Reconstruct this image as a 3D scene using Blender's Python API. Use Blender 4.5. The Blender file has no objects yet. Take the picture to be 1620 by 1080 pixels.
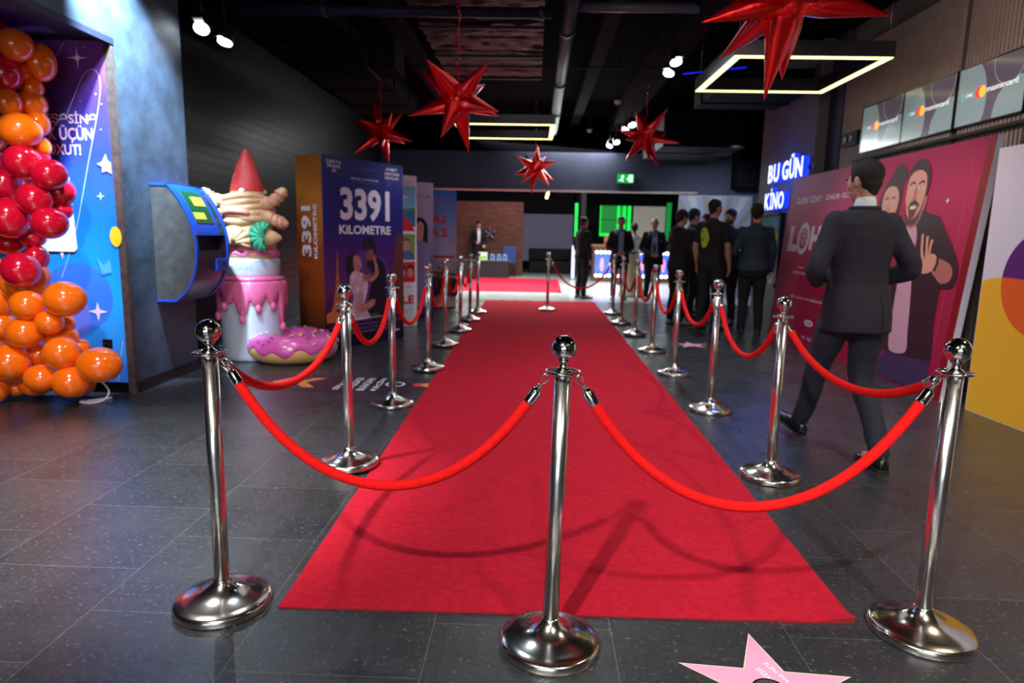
import bpy, math, random
from math import sin, cos, pi, radians as R
from mathutils import Vector, Matrix, noise

random.seed(7)
SC = bpy.context.scene
COL = SC.collection
V = Vector

# ------------------------------------------------------------------ camera, world, exposure
FPX = 1030.19
PITCH, ROLL, YAW, CH = 0.160906634, 0.0199705847, -0.031072, 1.28616
def make_camera():
    F = V((sin(YAW) * cos(PITCH), cos(YAW) * cos(PITCH), -sin(PITCH)))
    Rt = V((cos(YAW), -sin(YAW), 0)); Up = Rt.cross(F)
    R2 = cos(ROLL) * Rt + sin(ROLL) * Up; U2 = -sin(ROLL) * Rt + cos(ROLL) * Up
    cam = bpy.data.cameras.new('camera'); o = bpy.data.objects.new('camera', cam); COL.objects.link(o)
    m = Matrix.Identity(4)
    for i in range(3):
        m[i][0] = R2[i]; m[i][1] = U2[i]; m[i][2] = -F[i]
    m[0][3], m[1][3], m[2][3] = 0, 0, CH
    o.matrix_world = m
    cam.sensor_width = 36; cam.lens = 36 * FPX / 1620
    cam.clip_start = .05; cam.clip_end = 100
    cam.dof.use_dof = True; cam.dof.focus_distance = 2.0; cam.dof.aperture_fstop = 3.0
    SC.camera = o
make_camera()
SC.view_settings.view_transform = 'Standard'; SC.view_settings.look = 'None'
SC.view_settings.gamma = 1; SC.view_settings.use_curve_mapping = False
SC.view_settings.exposure = 0.25
w = bpy.data.worlds.new('world'); SC.world = w; w.use_nodes = True
w.node_tree.nodes['Background'].inputs[0].default_value = (.35, .5, 1, 1)
w.node_tree.nodes['Background'].inputs[1].default_value = .03

def light(kind, name, loc, target, energy, color=(1, 1, 1), **kw):
    l = bpy.data.lights.new(name, kind); l.energy = energy; l.color = color
    for k, v in kw.items(): setattr(l, k, v)
    o = bpy.data.objects.new(name, l); COL.objects.link(o); o.location = loc
    if target is not None:
        d = V(target) - V(loc); o.rotation_euler = d.to_track_quat('-Z', 'Y').to_euler()
    return o
COOL = (.72, .86, 1); WARM = (1, .82, .6); NEUT = (1, .95, .9)
# cool fill light added behind the camera, standing in for unseen entrance daylight
light('AREA', 'rear_fill', (-1.2, -6.6, 2.0), (-.5, 6, 1.2), 110, (.82, .9, 1), shape='RECTANGLE', size=5.5, size_y=2.6)
# ceiling downlights over the lobby behind and above the camera
for x, y, e, c in [(-1.0, -.9, 120, NEUT), (1.5, -.4, 62, NEUT), (-2.35, 2.5, 240, NEUT), (3.0, 2.2, 30, WARM),
                   (-1.0, 3.6, 16, COOL), (.9, 4.4, 26, COOL), (.3, -3.2, 60, COOL), (2.6, 5.2, 24, WARM)]:
    light('SPOT', 'ceiling_downlight', (x, y, 3.4), (x * .9, y + .5 if y > 0 else y + 2.4, 0), e * 6.0, c, spot_size=R(100 if x > -2.2 else 56), spot_blend=.9, shadow_soft_size=.05)
# wall washers on the grey pier and the printed wall at the left
light('SPOT', 'wall_washer', (-2.66, 4.5, 3.55), (-3.11, 4.95, 2.7), 3400, (.50, .78, 1), spot_size=R(56), spot_blend=.7, shadow_soft_size=.05)
light('SPOT', 'wall_washer', (-3.3, 6.1, 3.3), (-3.6, 7.2, 1.2), 40, (.6, .78, 1), spot_size=R(70), spot_blend=.8, shadow_soft_size=.05)
light('SPOT', 'niche_washer', (-2.6, 2.4, 3.3), (-3.8, 4.9, 1.4), 400, (.8, .88, 1), spot_size=R(60), spot_blend=.8, shadow_soft_size=.1)
light('SPOT', 'slat_fill', (2.9, 5.4, 2.9), (4.05, 6.4, 3.0), 26, (1, .86, .74), spot_size=R(120), spot_blend=1, shadow_soft_size=.1)  # warm fill added to brighten the slats, no fixture hangs there
light('SPOT', 'banner_washer', (1.7, 6.6, 3.6), (3.5, 6.8, 1.0), 135, (1, .8, .82), spot_size=R(90), spot_blend=.9, shadow_soft_size=.08)
light('SPOT', 'board_washer', (2.2, 3.2, 3.3), (3.5, 4.2, .8), 105, (1, .95, .92), spot_size=R(80), spot_blend=.9, shadow_soft_size=.08)
light('SPOT', 'standee_washer', (-.4, 7.6, 3.3), (-1.8, 8.3, .8), 80, (.95, .93, 1), spot_size=R(56), spot_blend=.9, shadow_soft_size=.08)
light('SPOT', 'display_washer', (-1.9, 4.9, 3.2), (-2.8, 6.4, .7), 72, (1, .9, .85), spot_size=R(60), spot_blend=.9, shadow_soft_size=.08)
light('AREA', 'carpet_wash', (.1, 9.0, 3.5), (.1, 9.0, 0), 18, (1, .92, .95), shape='RECTANGLE', size=1.6, size_y=8)
# the bright hall behind the lintel
light('AREA', 'hall_light', (-.6, 16.4, 3.1), (-.8, 15.2, 0), 900, (.95, 1, .97), shape='RECTANGLE', size=5, size_y=2)
light('SPOT', 'poster_fill', (3.6, 12.2, 2.9), (4.0, 15, 1.3), 260, (.85, .92, 1), spot_size=R(75), spot_blend=.9, shadow_soft_size=.1)  # extra light added to lift the dim far poster
light('AREA', 'hall_light', (1.2, 19.4, 3.1), (1.2, 19.4, 0), 130, (.9, .97, 1), shape='RECTANGLE', size=6, size_y=2)
light('POINT', 'sign_glow', (3.45, 10.3, 2.2), None, 8, (.08, .16, 1), shadow_soft_size=.25)
light('SPOT', 'blue_glow', (2.3, 7.2, 3.55), (1.85, 5.2, 0), 300, (.04, .10, 1), spot_size=R(36), spot_blend=1, shadow_soft_size=.1)

# ------------------------------------------------------------------ materials
def lin(c):
    return tuple((v / 12.92 if v <= .04045 else ((v + .055) / 1.055) ** 2.4) for v in [x / 255 for x in c])
MC = {}
def mat(name, col, rough=.5, metal=0, var=0, vscale=8, bump=0, bscale=30, emit=0, coat=0, sheen=0, spec=.5, trans=0, alpha=1, sss=0, aniso=0):
    if name in MC: return MC[name]
    m = bpy.data.materials.new(name); m.use_nodes = True; nt = m.node_tree; b = nt.nodes['Principled BSDF']
    c = (*lin(col), 1)
    b.inputs['Base Color'].default_value = c; b.inputs['Roughness'].default_value = rough
    b.inputs['Metallic'].default_value = metal; b.inputs['Specular IOR Level'].default_value = spec
    b.inputs['Coat Weight'].default_value = coat; b.inputs['Coat Roughness'].default_value = .04
    b.inputs['Sheen Weight'].default_value = sheen; b.inputs['Transmission Weight'].default_value = trans
    b.inputs['Alpha'].default_value = alpha
    b.inputs['Subsurface Weight'].default_value = sss; b.inputs['Subsurface Scale'].default_value = .02
    b.inputs['Anisotropic'].default_value = aniso
    if emit:
        b.inputs['Emission Color'].default_value = c; b.inputs['Emission Strength'].default_value = emit
    tc = nt.nodes.new('ShaderNodeTexCoord')
    if var:
        n = nt.nodes.new('ShaderNodeTexNoise'); n.inputs['Scale'].default_value = vscale; n.inputs['Detail'].default_value = 5
        nt.links.new(tc.outputs['Object'], n.inputs['Vector'])
        r = nt.nodes.new('ShaderNodeValToRGB')
        r.color_ramp.elements[0].position = .3; r.color_ramp.elements[1].position = .72
        r.color_ramp.elements[0].color = (*[x * (1 - var) for x in c[:3]], 1)
        r.color_ramp.elements[1].color = (*[min(1, x * (1 + var)) for x in c[:3]], 1)
        nt.links.new(n.outputs['Fac'], r.inputs['Fac']); nt.links.new(r.outputs['Color'], b.inputs['Base Color'])
    if bump:
        n = nt.nodes.new('ShaderNodeTexNoise'); n.inputs['Scale'].default_value = bscale; n.inputs['Detail'].default_value = 4
        nt.links.new(tc.outputs['Object'], n.inputs['Vector'])
        bp = nt.nodes.new('ShaderNodeBump'); bp.inputs['Strength'].default_value = bump; bp.inputs['Distance'].default_value = .01
        nt.links.new(n.outputs['Fac'], bp.inputs['Height']); nt.links.new(bp.outputs['Normal'], b.inputs['Normal'])
    MC[name] = m
    return m
def ramp_mat(name, stops, axis=2, size=1.0, rough=.45, wob=.25, wscale=1.2, emit=0, axis2=0, coat=0):
    """printed colour blend across an object's own height or width"""
    m = bpy.data.materials.new(name); m.use_nodes = True; nt = m.node_tree; b = nt.nodes['Principled BSDF']
    tc = nt.nodes.new('ShaderNodeTexCoord'); sp = nt.nodes.new('ShaderNodeSeparateXYZ'); nt.links.new(tc.outputs['Object'], sp.inputs[0])
    n = nt.nodes.new('ShaderNodeTexNoise'); n.inputs['Scale'].default_value = wscale; n.inputs['Detail'].default_value = 2
    nt.links.new(tc.outputs['Object'], n.inputs['Vector'])
    a = nt.nodes.new('ShaderNodeMath'); a.operation = 'MULTIPLY_ADD'
    nt.links.new(sp.outputs[axis], a.inputs[0]); a.inputs[1].default_value = 1 / size; a.inputs[2].default_value = -wob / 2
    a2 = nt.nodes.new('ShaderNodeMath'); a2.operation = 'MULTIPLY_ADD'
    nt.links.new(n.outputs['Fac'], a2.inputs[0]); a2.inputs[1].default_value = wob; nt.links.new(a.outputs[0], a2.inputs[2])
    src = a2
    if axis2:
        a3 = nt.nodes.new('ShaderNodeMath'); a3.operation = 'MULTIPLY_ADD'
        nt.links.new(sp.outputs[0], a3.inputs[0]); a3.inputs[1].default_value = axis2; nt.links.new(a2.outputs[0], a3.inputs[2]); src = a3
    r = nt.nodes.new('ShaderNodeValToRGB'); nt.links.new(src.outputs[0], r.inputs['Fac'])
    el = r.color_ramp.elements
    while len(el) < len(stops): el.new(.5)
    for e, (p, c) in zip(el, stops):
        e.position = p; e.color = (*lin(c), 1)
    nt.links.new(r.outputs['Color'], b.inputs['Base Color'])
    b.inputs['Roughness'].default_value = rough; b.inputs['Coat Weight'].default_value = coat; b.inputs['Specular IOR Level'].default_value = .28
    if emit:
        nt.links.new(r.outputs['Color'], b.inputs['Emission Color']); b.inputs['Emission Strength'].default_value = emit
    return m
def tile_mat():
    m = bpy.data.materials.new('dark stone tile'); m.use_nodes = True; nt = m.node_tree; b = nt.nodes['Principled BSDF']; N = nt.nodes.new; L = nt.links.new
    tc = N('ShaderNodeTexCoord'); sp = N('ShaderNodeSeparateXYZ'); cb = N('ShaderNodeCombineXYZ'); L(tc.outputs['Object'], sp.inputs[0])
    ax = N('ShaderNodeMath'); ax.operation = 'ADD'; ax.inputs[1].default_value = -.045 + .557 * 20; L(sp.outputs[1], ax.inputs[0])
    ay = N('ShaderNodeMath'); ay.operation = 'ADD'; ay.inputs[1].default_value = 1.48 + .588 * 20; L(sp.outputs[0], ay.inputs[0])
    L(ax.outputs[0], cb.inputs[0]); L(ay.outputs[0], cb.inputs[1])
    br = N('ShaderNodeTexBrick'); L(cb.outputs[0], br.inputs['Vector']); br.offset = .5
    br.inputs['Scale'].default_value = 1; br.inputs['Brick Width'].default_value = .557; br.inputs['Row Height'].default_value = .588
    br.inputs['Mortar Size'].default_value = .0016; br.inputs['Mortar Smooth'].default_value = .2
    br.inputs['Color1'].default_value = (*lin((38, 39, 42)), 1); br.inputs['Color2'].default_value = (*lin((47, 48, 51)), 1)
    br.inputs['Mortar'].default_value = (*lin((84, 82, 82)), 1)
    n1 = N('ShaderNodeTexNoise'); n1.inputs['Scale'].default_value = 3.5; n1.inputs['Detail'].default_value = 8; n1.inputs['Roughness'].default_value = .7; L(tc.outputs['Object'], n1.inputs['Vector'])
    mx = N('ShaderNodeMixRGB'); mx.blend_type = 'OVERLAY'; mx.inputs[0].default_value = .55; L(br.outputs['Color'], mx.inputs[1]); L(n1.outputs['Fac'], mx.inputs[2])
    # pale mineral flecks
    vo = N('ShaderNodeTexNoise'); vo.inputs['Scale'].default_value = 55; vo.inputs['Detail'].default_value = 6; vo.inputs['Roughness'].default_value = .75; L(tc.outputs['Object'], vo.inputs['Vector'])
    vr = N('ShaderNodeValToRGB'); vr.color_ramp.elements[0].position = .57; vr.color_ramp.elements[1].position = .74; vr.color_ramp.elements[0].color = (0, 0, 0, 1); vr.color_ramp.elements[1].color = (.6, .6, .6, 1); L(vo.outputs['Fac'], vr.inputs['Fac'])
    m2 = N('ShaderNodeMixRGB'); m2.inputs[2].default_value = (*lin((150, 150, 150)), 1); L(vr.outputs['Color'], m2.inputs[0]); L(mx.outputs[0], m2.inputs[1])
    L(m2.outputs[0], b.inputs['Base Color'])
    rr = N('ShaderNodeMapRange'); rr.inputs['To Min'].default_value = .18; rr.inputs['To Max'].default_value = .38; b.inputs['Specular IOR Level'].default_value = .8; L(n1.outputs['Fac'], rr.inputs['Value']); L(rr.outputs[0], b.inputs['Roughness'])
    bp = N('ShaderNodeBump'); bp.inputs['Strength'].default_value = .25; bp.inputs['Distance'].default_value = .004; L(vo.outputs['Fac'], bp.inputs['Height']); L(bp.outputs['Normal'], b.inputs['Normal'])
    return m
def brick_mat(name, c1, c2, mort, bw, rh, swap, rough=.4, ms=.012, bump=.6):
    m = bpy.data.materials.new(name); m.use_nodes = True; nt = m.node_tree; b = nt.nodes['Principled BSDF']; N = nt.nodes.new; L = nt.links.new
    tc = N('ShaderNodeTexCoord'); sp = N('ShaderNodeSeparateXYZ'); cb = N('ShaderNodeCombineXYZ'); L(tc.outputs['Object'], sp.inputs[0])
    L(sp.outputs[1 if swap else 0], cb.inputs[0]); L(sp.outputs[2], cb.inputs[1])
    br = N('ShaderNodeTexBrick'); L(cb.outputs[0], br.inputs['Vector']); br.inputs['Scale'].default_value = 1
    br.inputs['Brick Width'].default_value = bw; br.inputs['Row Height'].default_value = rh; br.inputs['Mortar Size'].default_value = ms; br.inputs['Mortar Smooth'].default_value = .3
    br.inputs['Color1'].default_value = (*lin(c1), 1); br.inputs['Color2'].default_value = (*lin(c2), 1); br.inputs['Mortar'].default_value = (*lin(mort), 1)
    L(br.outputs['Color'], b.inputs['Base Color']); b.inputs['Roughness'].default_value = rough; b.inputs['Specular IOR Level'].default_value = .2
    bp = N('ShaderNodeBump'); bp.invert = True; bp.inputs['Strength'].default_value = bump; bp.inputs['Distance'].default_value = .015; L(br.outputs['Fac'], bp.inputs['Height']); L(bp.outputs['Normal'], b.inputs['Normal'])
    return m

CHROME = mat('polished steel', (214, 210, 206), .10, 1)
STEEL = mat('brushed steel', (226, 222, 216), .24, 1)
CHR2 = mat('dull steel', (150, 150, 150), .3, 1)
VELVET = mat('red velvet', (228, 14, 12), .8, spec=.2, var=.12, vscale=60, bump=.5, bscale=500)
CARPET = mat('red carpet pile', (214, 34, 56), .95, spec=.08, var=.14, vscale=40, bump=.9, bscale=700)
CARPETE = mat('red carpet edging', (120, 6, 20), .9)
BLACK = mat('matte black', (14, 14, 16), .6)
BLACKG = mat('gloss black', (10, 10, 12), .2)
DARKC = mat('black ceiling paint', (5, 5, 8), 1, spec=.03)
PLASTER = mat('blue grey plaster', (46, 53, 66), .5, var=.4, vscale=4.5, bump=.35, bscale=14)
PLASTD = mat('dark grey plaster', (58, 64, 80), .7, var=.2, vscale=4, bump=.3, bscale=14)
WHITE = mat('white print', (235, 232, 238), .5)
SKIN = mat('skin', (196, 142, 116), .5, sss=.15, var=.06)
SKIND = mat('tanned skin', (172, 118, 92), .5, sss=.1, var=.06)
HAIRM = mat('dark hair', (30, 21, 17), .7, bump=.8, bscale=160)
HAIRG = mat('short greying hair', (70, 62, 58), .6, bump=.8, bscale=160)
NAVY = mat('navy suiting', (24, 20, 36), .8, var=.1, vscale=30, bump=.25, bscale=400)
BLKCL = mat('black suiting', (11, 11, 14), .85, bump=.2, bscale=300)
LEATH = mat('black leather', (14, 12, 12), .28, bump=.15, bscale=120)
SOLE = mat('dark rubber', (24, 20, 18), .7)
SHIRTW = mat('white cotton', (226, 228, 236), .7, bump=.1, bscale=200)
EYEW = mat('eye white', (220, 215, 210), .25); EYED = mat('dark iris', (30, 20, 15), .2); LIP = mat('lips', (150, 84, 76), .5)
FOIL = mat('red foil', (238, 20, 22), .27, .7, coat=.3, bump=.35, bscale=26)

# ------------------------------------------------------------------ mesh builder
def crom(pts, n=8, closed=False):
    out = []; N = len(pts); rng = range(N if closed else N - 1)
    for i in rng:
        if closed: p0, p1, p2, p3 = pts[(i - 1) % N], pts[i], pts[(i + 1) % N], pts[(i + 2) % N]
        else: p0, p1, p2, p3 = pts[max(i - 1, 0)], pts[i], pts[i + 1], pts[min(i + 2, N - 1)]
        for k in range(n):
            t = k / n
            out.append(tuple(.5 * (2 * b + (c - a) * t + (2 * a - 5 * b + 4 * c - d) * t * t + (3 * b - a - 3 * c + d) * t ** 3) for a, b, c, d in zip(p0, p1, p2, p3)))
    if not closed: out.append(tuple(pts[-1]))
    return out
TXT = {}
def text_data(s, bold=0.0, align='LEFT'):
    k = (s, bold)
    if k not in TXT:
        c = bpy.data.curves.new('t', 'FONT'); c.body = s; c.offset = bold; c.resolution_u = 3
        o = bpy.data.objects.new('t', c); COL.objects.link(o)
        me = bpy.data.meshes.new_from_object(o)
        vs = [tuple(v.co) for v in me.vertices]; fs = [tuple(p.vertices) for p in me.polygons]
        x0 = min(v[0] for v in vs); x1 = max(v[0] for v in vs); y0 = min(v[1] for v in vs); y1 = max(v[1] for v in vs)
        TXT[k] = ([((v[0] - x0) / (x1 - x0), (v[1] - y0) / (y1 - y0)) for v in vs], fs, (x1 - x0) / (y1 - y0))
        bpy.data.objects.remove(o); bpy.data.curves.remove(c); bpy.data.meshes.remove(me)
    return TXT[k]
class MB:
    def __init__(s): s.v = []; s.f = []; s.mi = []; s.sm = []; s.mats = []; s.M = Matrix.Identity(4); s.cm = 0; s.smooth = True
    def use(s, m):
        if m not in s.mats: s.mats.append(m)
        s.cm = s.mats.index(m); return s
    def add(s, vs, fs, smooth=None, M=None):
        T = s.M if M is None else s.M @ M
        b = len(s.v); s.v += [tuple(T @ V(p)) for p in vs]
        for f in fs:
            s.f.append(tuple(b + i for i in f)); s.mi.append(s.cm); s.sm.append(s.smooth if smooth is None else smooth)
        return s
    def box(s, c, d, M=None, rz=0):
        x, y, z = [k / 2 for k in d]
        vs = [(i * x, j * y, k * z) for i in (-1, 1) for j in (-1, 1) for k in (-1, 1)]
        T = Matrix.Translation(c) @ Matrix.Rotation(rz, 4, 'Z')
        return s.add(vs, [(0, 1, 3, 2), (4, 6, 7, 5), (0, 4, 5, 1), (2, 3, 7, 6), (0, 2, 6, 4), (1, 5, 7, 3)], False, T if M is None else M @ T)
    def bb(s, a, b):
        return s.box([(i + j) / 2 for i, j in zip(a, b)], [abs(j - i) for i, j in zip(a, b)])
    def rings(s, rings, cap=True, closed=False):
        n = len(rings[0]); vs = [p for r in rings for p in r]; fs = []
        for i in range(len(rings) - (0 if closed else 1)):
            j = (i + 1) % len(rings)
            for k in range(n):
                fs.append((i * n + k, i * n + (k + 1) % n, j * n + (k + 1) % n, j * n + k))
        if cap and not closed:
            fs.append(tuple(range(n - 1, -1, -1))); fs.append(tuple((len(rings) - 1) * n + k for k in range(n)))
        return s.add(vs, fs)
    def lathe(s, prof, seg=32, c=(0, 0, 0), M=None):
        rs = [[(c[0] + max(r, 1e-5) * cos(2 * pi * k / seg), c[1] + max(r, 1e-5) * sin(2 * pi * k / seg), c[2] + z) for k in range(seg)] for r, z in prof]
        if M is not None: rs = [[tuple(M @ V(p)) for p in r] for r in rs]
        return s.rings(rs)
    def ell(s, c, r, M=None, seg=20, rg=12):
        rs = []
        for i in range(rg + 1):
            a = pi * i / rg; q = max(sin(a), 1e-4)
            rs.append([(r[0] * q * cos(2 * pi * k / seg), r[1] * q * sin(2 * pi * k / seg), -r[2] * cos(a)) for k in range(seg)])
        T = Matrix.Translation(c) if M is None else Matrix.Translation(c) @ M
        return s.rings([[tuple(T @ V(p)) for p in r_] for r_ in rs])
    def tube(s, pts, rad, seg=12, ref=(1, 0, 0), round_=False, closed=False):
        P = [V(p) for p in pts]; n = len(P)
        if not isinstance(rad, (list, tuple)): rad = [rad] * n
        rad = [(r if isinstance(r, tuple) else (r, r)) for r in rad]
        T = []
        for i in range(n):
            if closed: t = P[(i + 1) % n] - P[i - 1]
            else: t = P[min(i + 1, n - 1)] - P[max(i - 1, 0)]
            T.append(t.normalized())
        u = V(ref); u = (u - T[0] * u.dot(T[0]))
        if u.length < .1: u = V((0, 1, 0)); u = u - T[0] * u.dot(T[0])
        u.normalize(); rs = []
        def ring(c, u, w, a, b): return [tuple(c + u * (a * cos(2 * pi * k / seg)) + w * (b * sin(2 * pi * k / seg))) for k in range(seg)]
        for i in range(n):
            u = (u - T[i] * u.dot(T[i])).normalized(); w_ = T[i].cross(u)
            a, b = rad[i]
            if round_ and i == 0:
                for q in (.15, .55, .85): rs.append(ring(P[0] - T[0] * (a * math.sqrt(1 - q * q)), u, w_, a * q, b * q))
            rs.append(ring(P[i], u, w_, a, b))
            if round_ and i == n - 1:
                for q in (.85, .55, .15): rs.append(ring(P[i] + T[i] * (a * math.sqrt(1 - q * q)), u, w_, a * q, b * q))
        return s.rings(rs, closed=closed)
    def prism(s, pts, depth, M=None):
        n = len(pts); vs = [(x, 0, z) for x, z in pts] + [(x, depth, z) for x, z in pts]
        fs = [tuple(range(n)), tuple(range(2 * n - 1, n - 1, -1))] + [(i, n + i, n + (i + 1) % n, (i + 1) % n) for i in range(n)]
        return s.add(vs, fs, False, M)
    def build(s, name, m=None, parent=None, bevel=0, loc=None, rot=None):
        me = bpy.data.meshes.new(name); me.from_pydata(s.v, [], s.f)
        mats = s.mats if s.mats else [m]
        for x in mats: me.materials.append(x)
        me.polygons.foreach_set('material_index', s.mi); me.polygons.foreach_set('use_smooth', s.sm); me.update()
        o = bpy.data.objects.new(name, me); COL.objects.link(o)
        if parent: o.parent = parent
        if loc is not None: o.location = loc
        if rot is not None: o.rotation_euler = rot
        if bevel:
            b = o.modifiers.new('b', 'BEVEL'); b.width = bevel; b.segments = 2; b.limit_method = 'ANGLE'
        return o
def tag(o, label=None, cat=None, group=None, kind=None):
    for k, v in (('label', label), ('category', cat), ('group', group), ('kind', kind)):
        if v: o[k] = v
    return o
def root(name, loc=(0, 0, 0), rz=0, label=None, cat=None, group=None):
    o = bpy.data.objects.new(name, None); COL.objects.link(o); o.location = loc; o.rotation_euler = (0, 0, rz); o.empty_display_size = .1
    return tag(o, label, cat, group)
def copy_tree(o, parent=None):
    c = o.copy(); COL.objects.link(c)
    if parent: c.parent = parent
    for ch in list(o.children): copy_tree(ch, c)
    return c
def struct(o): o['kind'] = 'structure'; return o

class Art(MB):
    """a printed board: x across, z up, front at y=0 looking to -y; each printed shape lies a hair above the last"""
    def __init__(s, w, h, th, face, back=None, x0=0, z0=0):
        super().__init__(); s.ly = 0; s.smooth = False; s.use(face); s.w, s.h = w, h
        s.bb((x0, 0, z0), (x0 + w, .003, z0 + h)); s.use(back or face); s.bb((x0, .003, z0), (x0 + w, th, z0 + h))
    def poly(s, pts, m, sm=0):
        s.ly += 1; y = -.00015 * s.ly
        if sm: pts = crom(pts, sm, True)
        s.use(m); return s.add([(p[0], y, p[1]) for p in pts], [tuple(range(len(pts)))])
    def ellipse(s, x, z, rx, rz, m, rot=0, n=28):
        return s.poly([(x + rx * cos(a) * cos(rot) - rz * sin(a) * sin(rot), z + rx * cos(a) * sin(rot) + rz * sin(a) * cos(rot)) for a in [2 * pi * k / n for k in range(n)]], m)
    def rect(s, x0, z0, x1, z1, m): return s.poly([(x0, z0), (x1, z0), (x1, z1), (x0, z1)], m)
    def line(s, pts, w, m):
        s.ly += 1; y = -.00015 * s.ly; s.use(m); vs = []; fs = []
        for i, p in enumerate(pts):
            a = pts[max(i - 1, 0)]; b = pts[min(i + 1, len(pts) - 1)]; d = math.hypot(b[0] - a[0], b[1] - a[1]) or 1
            nx, nz = -(b[1] - a[1]) / d * w / 2, (b[0] - a[0]) / d * w / 2
            vs += [(p[0] + nx, y, p[1] + nz), (p[0] - nx, y, p[1] - nz)]
            if i: fs.append((2 * i - 2, 2 * i - 1, 2 * i + 1, 2 * i))
        return s.add(vs, fs)
    def text(s, t, x0, z0, x1, z1, m, bold=.0, rot=0, keep=False):
        s.ly += 1; y = -.00015 * s.ly; s.use(m); vs, fs, asp = text_data(t, bold)
        w, h = x1 - x0, z1 - z0
        if keep: w = h * asp
        if rot: w, h = h, w
        P = []
        for a, b in vs:
            px, pz = a * w, b * h
            if rot == 1: px, pz = -pz + (x1 - x0), px
            P.append((x0 + px, y, z0 + pz))
        return s.add(P, fs)
    def star(s, x, z, r, m, n=4, inner=.22, rot=0):
        return s.poly([(x + (r if k % 2 == 0 else r * inner) * sin(rot + pi * k / n), z + (r if k % 2 == 0 else r * inner) * cos(rot + pi * k / n)) for k in range(2 * n)], m)

# ------------------------------------------------------------------ room
def slab(name, a, b, m):
    mb = MB(); mb.use(m); mb.bb(a, b); return struct(mb.build(name))
TILE = tile_mat()
slab('floor', (-6.2, -8, -.1), (6.2, 13.15, 0), TILE)
HALLF = mat('polished pale hall floor', (176, 178, 176), .22, var=.12, vscale=1.5)
slab('floor', (-6.2, 13.15, -.1), (6.2, 27, .001), HALLF)
slab('ceiling', (-6.2, -8, 4.0), (6.2, 15.9, 4.1), DARKC)
slab('ceiling', (-6.2, 15.9, 3.2), (6.2, 27, 3.3), DARKC)
slab('wall_back', (-6.2, -8.1, 0), (6.2, -8, 4), PLASTD)
slab('wall_left_lobby', (-6.3, -8, 0), (-6.2, 5.2, 4), PLASTD)
slab('wall_right', (4.05, -8, 0), (4.25, 9.08, 4), mat('taupe wall board', (88, 78, 74), .7))
# entrance wall behind the camera: pale plaster put in to lighten the steel's reflections
slab('wall_entrance', (-6.0, -7.95, 0), (6.0, -7.9, 4), mat('warm white plaster', (186, 178, 168), .7))
# ribbed timber cladding on the right wall
mb = MB(); mb.use(mat('taupe slat', (150, 132, 122), .6, var=.1))
y = 3.2
while y < 9.05:
    if not 6.62 < y < 6.70: mb.bb((4.015, y, .1), (4.05, y + .032, 3.7))
    y += .052
struct(mb.build('trim_slats'))
slab('trim_pilaster', (4.0, 9.08, 0), (4.25, 9.48, 4), mat('dark blue wall paper', (40, 50, 72), .7, var=.3, vscale=20))
slab('wall_pier', (3.85, 9.48, 0), (4.5, 11.65, 4), mat('grey pier plaster', (104, 100, 104), .7, var=.12))
slab('wall_right_hall', (5.3, 11.65, 0), (5.5, 27, 4), PLASTD)
slab('wall_right_return', (4.5, 11.5, 0), (5.5, 11.65, 4), PLASTD)
# left: lintel over the niche, pier, brick wall
slab('wall_lintel', (-3.4, -8, 2.64), (-3.11, 4.93, 4), PLASTER)
slab('wall_niche_ceiling', (-6.2, -8, 2.70), (-3.4, 4.93, 2.9), BLACK)
slab('wall_pier', (-3.6, 4.93, 0), (-3.11, 5.88, 4), PLASTER)
slab('wall_niche', (-6.2, 4.93, 0), (-3.6, 5.1, 2.7), BLACK)
slab('baseboard_pier', (-3.11, 4.93, 0), (-3.098, 5.88, .09), BLACKG)
slab('baseboard_niche', (-6.2, 4.905, 0), (-3.11, 4.93, .085), BLACKG)
slab('trim_niche_post', (-3.16, 4.895, .0), (-3.105, 4.93, 2.64), mat('rusty steel trim', (84, 66, 62), .5, .5, var=.3, vscale=20))
slab('trim_niche_edge', (-3.14, -8, 2.60), (-3.10, 4.93, 2.645), mat('dark edge trim', (24, 24, 40), .5))
BRK = brick_mat('black glazed brick', (9, 11, 18), (17, 20, 31), (3, 3, 5), .32, .105, True, .38, .010, 1.0)
slab('wall_left', (-3.75, 5.88, 0), (-3.6, 15.5, 4), BRK)
# lintel at the end of the lobby
LINT = mat('slate blue plaster', (56, 61, 84), .75, var=.14, vscale=3, bump=.2, bscale=14)
slab('wall_far_lintel', (-3.6, 15.5, 2.36), (3.72, 15.8, 3.2), LINT)
slab('wall_far_right', (3.72, 15.5, 0), (5.3, 15.8, 3.2), LINT)
slab('wall_far_left', (-3.75, 15.5, 0), (-2.45, 15.8, 2.36), LINT)
slab('wall_far_upper', (-3.75, 15.6, 3.2), (5.3, 15.8, 4), DARKC)
slab('trim_lintel', (-2.45, 15.47, 2.33), (3.72, 15.82, 2.36), mat('pale aluminium trim', (150, 142, 138), .5))
# hall beyond
slab('wall_hall_end', (-6.2, 26.9, 0), (6.2, 27, 3.2), BLACK)
slab('wall_hall_left', (-6.3, 15.8, 0), (-6.2, 27, 3.2), BLACK)
RB = brick_mat('red brick', (120, 70, 52), (92, 54, 44), (84, 72, 66), .22, .075, False, .8)
slab('wall_hall_brick', (-2.6, 21.2, 0), (-.38, 21.5, 2.35), RB)
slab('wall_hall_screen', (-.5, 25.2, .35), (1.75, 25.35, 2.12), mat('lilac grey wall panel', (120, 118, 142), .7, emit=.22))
slab('wall_hall_side', (1.45, 21.0, 0), (1.6, 25.2, 3.2), BLACK)

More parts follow.
